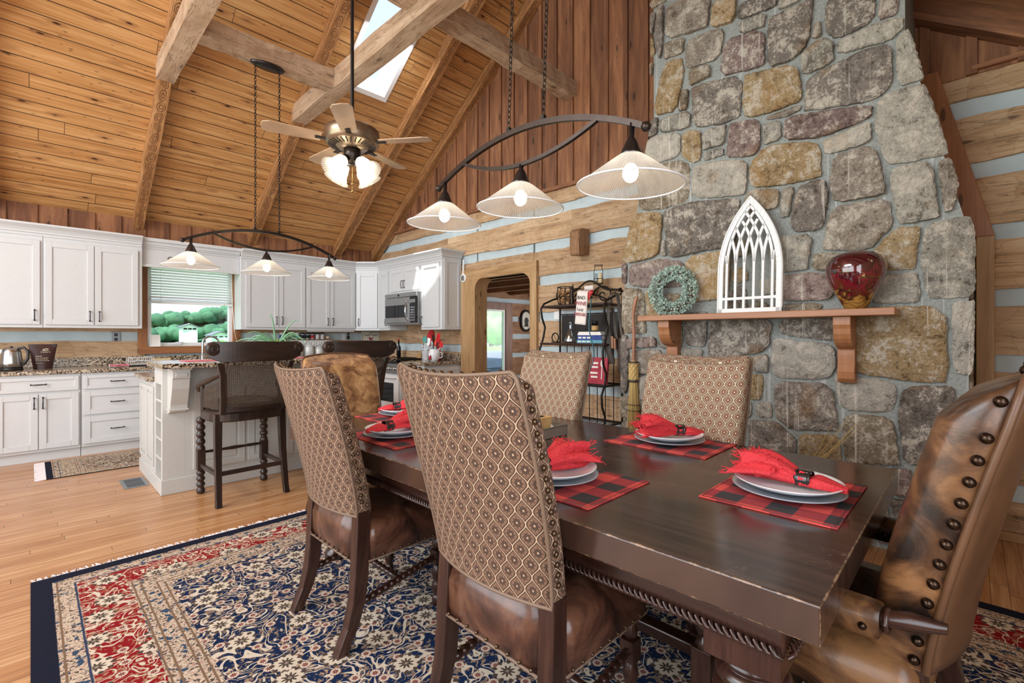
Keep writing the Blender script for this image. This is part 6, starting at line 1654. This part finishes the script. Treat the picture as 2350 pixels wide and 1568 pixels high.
# ------------------------------------------------------------------ bar stools
def bar_stool(label,loc,rz=0):
    t=thing('bar_stool',label,'stool',(loc[0],loc[1],0),rz)
    def bk(x): return -.30+.05*(x/.30)**2
    m=MB(); rr=[]
    for z,i in ((.635,.012),(.645,0),(.70,0),(.715,.01),(.725,.02)):
        q=[]
        for k in range(28):
            a=2*PI*k/28; x=(.278-i)*(1 if math.cos(a)>0 else -1)*abs(math.cos(a))**.6; y=-.02+(.262-i)*(1 if math.sin(a)>0 else -1)*abs(math.sin(a))**.6
            q.append((x,y,z))
        rr.append(q)
    m.ring(rr,smooth=False); m.build('seat_frame','stool_wood',t)
    m=MB(); rr=[]
    for z,i in ((.726,.03),(.75,.025),(.775,.04),(.785,.08)):
        rr.append([((.278-i)*(1 if math.cos(a)>0 else -1)*abs(math.cos(a))**.6,-.01+(.25-i)*(1 if math.sin(a)>0 else -1)*abs(math.sin(a))**.6,z) for a in [2*PI*k/28 for k in range(28)]])
    m.ring(rr); m.build('cushion','black_leather',t)
    for s in (-1,1):
        m=MB(); sq_leg(m,[(s*.235,-.20,.70),(s*.237,-.205,.60),(s*.240,-.22,.35),(s*.247,-.262,.06),(s*.250,-.275,.0)],[(.026,.026),(.026,.026),(.023,.023),(.020,.020),(.021,.022)]); m.build('leg','stool_wood',t,bev=.003)
        m=MB(); x,y=s*.245,.205; turned(m,x,y,0,.20,.032,3,18); m.box(x-.028,x+.028,y-.028,y+.028,.20,.36,'z'); turned(m,x,y,.345,.64,.034,4,18); m.build('leg','stool_wood',t)
        m=MB(); m.box(s*.245-.014,s*.245+.014,-.225,.20,.225,.255,'y'); m.build('side_stretcher','stool_wood',t,bev=.004)
    m=MB(); m.box(-.235,.235,-.242,-.215,.225,.258,'x'); m.build('rear_stretcher','stool_wood',t,bev=.004)
    m=MB(); m.tube([(-.22,.205,.34),(-.12,.205,.34),(-.10,.205,.34),(0,.205,.34),(.10,.205,.34),(.12,.205,.34),(.22,.205,.34)],[.010,.014,.010,.016,.010,.014,.010],10); m.build('foot_rail','stool_wood',t)
    # back uprights and rails, wings
    m=MB()
    def rail(pts,a,b): 
        rings=[[(p[0],p[1]-a,p[2]-b),(p[0],p[1]+a,p[2]-b),(p[0],p[1]+a,p[2]+b),(p[0],p[1]-a,p[2]+b)] for p in pts]; m.ring(rings,smooth=False)
    def lean(z): return -.10*((z-.72)/.53)
    for s in (-1,1):
        pts=[(s*.222,bk(.22),.70),(s*.226,bk(.22)+lean(.85),.85),(s*.236,bk(.22)+lean(1.0),1.0),(s*.262,bk(.22)+lean(1.1),1.10)]
        rings=[[(p[0]-.020,p[1]-.016,p[2]),(p[0]+.020,p[1]-.016,p[2]),(p[0]+.020,p[1]+.016,p[2]),(p[0]-.020,p[1]+.016,p[2])] for p in pts]; m.ring(rings,smooth=False)
    rail([(x,bk(x),.735) for x in [-.24+.04*k for k in range(13)]],.016,.02)
    m.build('back_frame','stool_wood',t,bev=.003)
    m=MB(); top=1.262; poly=[]
    # crest rail: shaped board bowed in plan
    xs_=[-.335+.67*k/24 for k in range(25)]; rings=[]
    for x in xs_:
        q=abs(x)/.335; zt=top-.004*math.sin(q*PI)-(.012 if q>.97 else 0); zb=1.105 if q<.75 else 1.105+.035*((q-.75)/.25)
        y=bk(x*.9)+lean(1.18)
        rings.append([(x,y-.017,zb),(x,y+.017,zb),(x,y+.017,zt),(x,y-.017,zt)])
    m.ring(rings,smooth=False)
    for s in (-1,1):
        cx_,cz_=s*.305,1.205; y=bk(.28)+lean(1.18)
        m.lathe([(0,-.028),(.045,-.028),(.050,-.02),(.050,.02),(.045,.028),(0,.028)],22,(cx_,y,cz_),'y')
        m.tube([(cx_+s*(.038*(1-k/26))*math.cos(k/26*3*PI),y-.030,cz_+.038*(1-k/26)*math.sin(k/26*3*PI)) for k in range(25)],.006,6)
    m.build('crest_rail','stool_wood',t,bev=.003)
    def cane_panel(name,f,n1,n2,w_=.0028):
        m=MB(); 
        for i in range(n1+1):
            m.tube([f(i/n1,q/8) for q in range(9)],w_,4)
        for j in range(n2+1):
            m.tube([f(q/8,j/n2) for q in range(9)],w_,4)
        return m.build(name,'cane',t)
    cane_panel('cane_back',lambda u,v:(-.205+.41*u+(u-.5)*.05*v,bk(-.205+.41*u)+lean(.755+.35*v),.755+.35*v),34,28)
    for s in (-1,1):
        cane_panel('cane_side',lambda u,v:(s*(.245+.045*u),bk(.24)+.02+.22*u,.745+(.20-.06*u)*v),15,14)
        m=MB()
        P=[(s*.24,bk(.24)-.01+lean(1.0),1.02),(s*.262,bk(.24)+.05,.985),(s*.282,bk(.24)+.14,.955),(s*.295,bk(.24)+.24,.93),(s*.30,bk(.24)+.30,.90),(s*.298,bk(.24)+.30,.86)]
        m.tube(P,[.018,.020,.020,.022,.024,.018],8); m.tube([(s*.292,bk(.24)+.25,.92),(s*.285,bk(.24)+.25,.72)],.016,8); m.build('arm','stool_wood',t)
    return t
bar_stool('dark wooden bar stool with woven cane back at the left end of the island',(1.235,4.36),R(2))
bar_stool('dark scrolled-top bar stool half hidden behind the tan leather chair',(2.14,4.36),R(-2))
# ------------------------------------------------------------------ table settings
def setting(loc,rz,nrz,lab,order,nsc=1.0,dx=0,dy=0):
    x,y=loc; z=TZ+.001
    t=thing('place_mat','red and black checked place mat '+lab,'place mat',(x,y,z),rz,None)
    m=MB(); m.prism([(-.25,-.185),(.25,-.185),(.25,.185),(-.25,.185)],0,.004,'z'); m.build('cloth','buffalo_check',t); m=MB(); m.tube([(-.242,-.177,.0042),(.242,-.177,.0042),(.242,.177,.0042),(-.242,.177,.0042)],.0012,4,closed=True); m.build('stitching','black_leather',t)
    px,py=x+dx,y+dy
    m=MB(); pr=[(0,.004),(.06,.001),(.065,.005),(.10,.008),(.150,.016),(.163,.021),(.163,.024),(.148,.020),(.10,.0125),(.06,.009),(0,.009)]
    m.lathe(pr,56,cap=False); o=m.build('charger_plate','stoneware'); o.location=(px,py,z+.0045); tag(o,'wide grey-blue charger plate '+lab,'plate')
    m=MB(); pr=[(0,.003),(.07,.001),(.075,.004),(.10,.010),(.135,.022),(.155,.033),(.157,.036),(.153,.036),(.132,.027),(.10,.016),(.07,.010),(0,.009)]
    m.lathe(pr,56,cap=False); o=m.build('dinner_plate','porcelain'); o.location=(px,py,z+.0155); tag(o,'white dinner plate with upturned rim '+lab,'plate')
    # napkin pulled through a ring, narrow end towards +x
    t=thing('cloth_napkin','frayed red cloth napkin pulled through a dark ring '+lab,'napkin',(px,py,z+.031),nrz)
    rnd=random.Random(order*7+1); m=MB(); rr=[]; N=30; K_=36
    def sec(s): # s from narrow tip (0) to flared end (1)
        x=.165-.30*s
        if s<.42: w_=.012+.030*math.sin(s/.42*PI*.62); h=.010+.013*math.sin(s/.42*PI*.5)
        else:
            q=(s-.42)/.58; w_=.027+.062*q**.8; h=.023+.020*math.sin(q*PI*.75)
        return x,w_,h
    ph=[rnd.uniform(0,6) for _ in range(4)]
    for i in range(N+1):
        s=i/N; x,w_,h=sec(s); q=max(0,(s-.42)/.58); r=[]
        pinch=1-.35*math.exp(-((s-.36)/.06)**2)
        for k in range(K_):
            a=2*PI*k/K_; f=1+(.10+.28*q)*math.sin(5*a+ph[0]+s*2.5)+(.05+.14*q)*math.sin(9*a+ph[1]-s*3)
            yy=w_*pinch*math.cos(a)*f; zz=max(h*pinch*(1+math.sin(a)*f*.95),.001)
            r.append((x+.012*q*math.sin(3*a+ph[2]),yy+.012*q*math.sin(s*5+ph[3]),zz+.006))
        rr.append(r)
    m.ring(rr); m.build('cloth','napkin_red',t)
    m=MB()
    for k in range(70):
        p=Vector(rr[-1][k%K_])+Vector((0,rnd.uniform(-.004,.004),0)); d=Vector((-rnd.uniform(.010,.028),rnd.uniform(-.014,.014),rnd.uniform(-.010,.012)))
        q_=p+d*.5; q2=p+d; q_.z=max(q_.z,.003); q2.z=max(q2.z,.002); m.tube([p,q_,q2],.0016,4)
    for k in range(60):
        i=rnd.randrange(17,29); kk=rnd.randrange(2,16); p=Vector(rr[i][kk]); d=Vector((rnd.uniform(-.018,.01),rnd.uniform(-.016,.016),rnd.uniform(.001,.010))); m.tube([p,p+d],.0016,4)
    for w in range(3):
        a0=rnd.uniform(.2,1.2); P=[]
        for k in range(18):
            u=k/17; xx=-.02-.12*u; P.append((xx,(.05*math.sin(a0+u*5+w*2)),.045+.012*math.sin(u*9+w)))
        rings=[[(p[0],p[1]-.016,p[2]-.012),(p[0],p[1],p[2]+.009),(p[0],p[1]+.016,p[2]-.012),(p[0],p[1]+.004,p[2]-.002),(p[0],p[1]-.004,p[2]-.002)] for p in P]; m.ring(rings)
    m.build('frayed_edge','napkin_red',t)
    g=thing('napkin_ring','dark metal napkin ring with small tree cut-outs '+lab,'napkin ring',(px,py,z+.037),nrz)
    m=MB(); xr=.048; R1=.029
    def rp(x,a,r): return (x,1.05*r*math.cos(a),.022+ .88*r*math.sin(a)+.002)
    ang=[2*PI*k/32 for k in range(33)]
    for (x0,x1) in ((xr-.022,xr-.014),(xr+.014,xr+.022)):
        m.ring([[rp(x0,a,R1) for a in ang[:-1]],[rp(x1,a,R1) for a in ang[:-1]],[rp(x1,a,R1+.0018) for a in ang[:-1]],[rp(x0,a,R1+.0018) for a in ang[:-1]],[rp(x0,a,R1) for a in ang[:-1]]],cap0=False,cap1=False)
    for k in range(32):
        if k%8 in (2,): continue
        a,b=ang[k],ang[k+1]; x0,x1=xr-.014,xr+.014
        V_=[rp(x0,a,R1),rp(x0,b,R1),rp(x1,b,R1),rp(x1,a,R1),rp(x0,a,R1+.0018),rp(x0,b,R1+.0018),rp(x1,b,R1+.0018),rp(x1,a,R1+.0018)]
        m.add(V_,[(0,1,2,3),(7,6,5,4),(0,4,5,1),(2,6,7,3),(0,3,7,4),(1,5,6,2)],None,.5)
    m.build('band','pewter',g)
    m=MB()
    for k in (1,3,5,7,9,11,13):
        a=ang[k*2+1]; c=Vector(rp(xr,a,R1+.0025)); n=Vector((0,math.cos(a),math.sin(a))); tt=Vector((0,-math.sin(a),math.cos(a))); xx=Vector((1,0,0))
        P=[c+xx*.009,c+tt*.005-xx*.001,c+tt*.0025-xx*.001,c+tt*.0065-xx*.009,c-tt*.0065-xx*.009,c-tt*.0025-xx*.001,c-tt*.005-xx*.001]
        m.add([tuple(p) for p in P],[tuple(range(7))],None,.5)
    m.build('cutouts','napkin_red',g)
setting((1.745,.440),0,R(-92),'at the right head of the table',1,dx=-.02,dy=-.01)
setting((2.155,1.045),R(90),R(-46),'in front of the chimney-side chair',2)
setting((1.335,1.060),R(90),R(165),'half hidden by the foreground chair back',3,dx=-.02,dy=.02)
setting((1.335,2.115),R(90),R(178),'just right of the second fabric chair',4,dx=-.02,dy=0)
setting((1.70,2.64),0,R(160),'at the far head of the table',5)
# tray with wooden candle block
t=thing('metal_tray','rectangular galvanised metal tray in the middle of the table','tray',(1.72,1.70,TZ+.001))
m=MB(); m.box(-.24,.24,-.18,.18,0,.004)
for (a,b,c,d) in ((-.245,-.238,-.185,.185),(.238,.245,-.185,.185),(-.245,.245,-.185,-.178),(-.245,.245,.178,.185)): m.box(a,b,c,d,0,.048)
m.build('pan','galvanised',t,bev=.002); m=MB(); m.tube([(-.243,-.183,.05),(.243,-.183,.05),(.243,.183,.05),(-.243,.183,.05)],.005,6,closed=True); m.build('rolled_rim','galvanised',t)
t=thing('candle_block','pale wooden sugar-mould block with round holes standing in the tray','candle holder',(1.845,1.70,TZ+.006),R(0))
m=MB(); m.ring([[(x*s,y*s,z) for x,y in ((-.055,-.14),(.055,-.14),(.055,.14),(-.055,.14))] for s,z in ((.90,0),(1.0,.092))],smooth=False); m.build('block','crate_wood',t,bev=.005)
m=MB()
for y in (-.085,0,.085): m.lathe([(.0,.0935),(.030,.0935),(.032,.0945),(0,.0945)],20,(0,y,0))
m.build('holes','black_plastic',t)
t=thing('cotton_boll','small cream cotton ball lying in the tray beside the wooden block','ornament',(1.925,1.60,TZ+.006)); m=MB(); m.sphere((0,0,.022),.022); m.sphere((.012,.02,.018),.017); m.build('fluff','towel_white',t); m=MB(); m.tube([(0,0,.01),(-.03,.03,.006),(-.06,.05,.006)],.002,5); m.build('stem','twig',t)
t=thing('dried_sprig','small dry twig lying on the table right of the chimney-side setting','twig',(2.21,.69,TZ+.002)); m=MB(); m.tube([(-.05,.06,.004),(0,0,.006),(.07,-.05,.004)],.003,5); m.tube([(0,0,.006),(.03,.02,.01),(.06,.0,.004)],.002,5); m.build('stem','straw',t); m=MB(); m.sphere((.07,-.05,.006),.007); m.sphere((.06,0,.006),.006); m.build('buds','bronze',t)
# ------------------------------------------------------------------ hanging lights
def chain(m,x,y,z0,z1,pitch=.027,r=.0026):
    n=int((z1-z0)/pitch); 
    for k in range(n+1):
        zc_=z0+pitch*k+pitch/2; ax=k%2; pts=[]
        for q in range(10):
            a=2*PI*q/10; u=.0085*math.cos(a); v=.018*math.sin(a); pts.append((x+(u if ax else 0),y+(0 if ax else u),zc_+v))
        m.tube(pts,r,4,closed=True)
def pendant(label,loc,rz,chains,top,watts,tilt=0,canopy=True):
    t=thing('pendant_light',label,'light',loc,rz); t.rotation_euler=(0,tilt,rz)
    def flat(pts,a,b):
        rings=[[(p[0],-a,p[1]-b),(p[0],a,p[1]-b),(p[0],a,p[1]+b),(p[0],-a,p[1]+b)] for p in pts]
        mm=MB(); mm.ring(rings,smooth=False); return mm
    up=[(-.66+1.32*k/40,.225+.165*(1-((k-20)/20)**2)) for k in range(41)]
    m=flat(up,.010,.013)
    for s in (-1,1): m.sphere((s*.672,0,.218),.020,12,8)
    m.build('upper_bar','bronze',t)
    lo=[(-.44+.88*k/30,.215+.095*((k-15)/15)**2) for k in range(31)]
    flat(lo,.009,.009).build('lower_bar','bronze',t)
    for x,zt in ((-.61,.248),(0,.215),(.61,.248)):
        m=MB(); m.lathe([(0,zt),(.011,zt),(.011,.190),(.016,.186),(.024,.172),(.042,.130),(.050,.118),(.0,.118)],20,(x,0,0)); s_=m.build('socket_cup','pewter',t)
        m=MB(); pr=[(.048,.120),(.075,.101),(.13,.060),(.185,.018),(.205,.004),(.212,0)]
        m.lathe(pr,72,(x,0,0),cap=False); g=m.build('glass_shade','ribbed_glass',t)
        m=MB(); m.tube([(x+.212*math.cos(a),.212*math.sin(a),0) for a in [2*PI*k/48 for k in range(48)]],.004,6,closed=True); m.build('rim','porcelain',g)
        m=MB(); m.sphere((x,0,.050),.032,14,10,(1,1,1.2)); m.build('bulb','bulb_glow',t)
        l=light('pendant_bulb_light','POINT',(x,0,.048),watts,(1,.93,.82),radius=.035); l.parent=t
        g.visible_shadow=True
    for cxx in chains:
        m=MB(); i=min(range(41),key=lambda k:abs(up[k][0]-cxx)); zz=up[i][1]+.012
        m.box(cxx-.010,cxx+.010,-.010,.010,zz,zz+.02); chain(m,cxx,0,zz+.02,top); m.build('chain','iron',t)
    if canopy:
        m=MB(); m.lathe([(0,0),(.072,0),(.072,-.012),(.062,-.024),(0,-.026)],32,M=Matrix.Diagonal((2.1,1,1,1)),c=(sum(chains)/len(chains),0,top+.028)); m.build('canopy','pewter',t)
    return t
pendant('three-shade bronze arched pendant light over the island',(1.578,4.82,1.905),0,(-.10,.115),3.86-1.905,14)
pendant('three-shade bronze arched pendant light over the dining table',(1.69,1.595,1.932),R(90),(-.135,.095),4.62-1.932,17,tilt=R(-2.2),canopy=False)
# ceiling fan
t=thing('ceiling_fan','ceiling fan with a bronze motor and four frilled glass lights on a long rod','fan',(1.69,3.33,2.78))
m=MB(); m.tube([(0,0,.10),(0,0,1.235)],.013,12); m.lathe([(0,1.215),(.06,1.215),(.05,1.17),(.02,1.15),(0,1.15)],20); m.build('down_rod','black_plastic',t)
m=MB(); m.lathe([(0,.125),(.03,.12),(.05,.10),(.17,.075),(.195,.06),(.20,.03),(.195,-.03),(.17,-.05),(.11,-.06),(.10,-.075),(.0,-.075)],40); m.build('motor_housing','fan_metal',t)
m=MB()
for k in range(30):
    a=2*PI*k/30; m.tube([(.12*math.cos(a),.12*math.sin(a),-.062),(.172*math.cos(a),.172*math.sin(a),-.050)],.005,5)
m.build('fluting','bronze',t)
m=MB(); m.lathe([(0,-.076),(.062,-.076),(.060,-.13),(.045,-.15),(.04,-.19),(0,-.195)],24); m.build('switch_housing','bronze',t)
for k in range(5):
    a=R(20)+2*PI*k/5; Mz=Matrix.Rotation(a,4,'Z')
    m=MB(); m.box(.16,.26,-.018,.018,-.035,-.028,M=Mz); b=m.build('blade_iron','bronze',t)
    m=MB(); pts=[(.22,-.055),(.56,-.070),(.60,-.05),(.61,0),(.60,.05),(.56,.070),(.22,.055)]; m.prism(pts,-.028,-.022,'z',M=Mz@Matrix.Rotation(R(9),4,'X')); m.build('blade','fan_blade',t)
for k in range(4):
    a=R(15)+PI/2*k; Mz=Matrix.Rotation(a,4,'Z')@Matrix.Translation((.07,0,-.16))@Matrix.Rotation(R(138),4,'Y')
    m=MB(); m.tube([Mz@Vector(p) for p in ((0,0,-.06),(0,0,-.02),(0,0,.0))],.012,8); m.lathe([(0,-.005),(.028,-.005),(.03,.02),(0,.02)],16,M=Mz); m.build('lamp_arm','bronze',t)
    m=MB(); m.lathe([(.030,.012),(.044,.03),(.054,.07),(.060,.105),(.078,.14),(.096,.155)],36,M=Mz,cap=False); m.build('glass_shade','ribbed_glass',t)
    m=MB(); c=Mz@Vector((0,0,.065)); m.sphere(tuple(c),.022,10,8); m.build('bulb','bulb_glow',t)
    c2=Mz@Vector((0,0,.10)); l=light('fan_bulb_light','POINT',tuple(c2),1.5,(1,.88,.7),radius=.03); l.parent=t
m=MB(); m.tube([(.01,.02,-.19),(.012,.022,-.38)],.002,4); m.sphere((.012,.022,-.385),.010); m.tube([(-.01,-.02,-.19),(-.012,-.022,-.34)],.002,4); m.sphere((-.012,-.022,-.345),.009); m.build('pull_chains','brass',t)
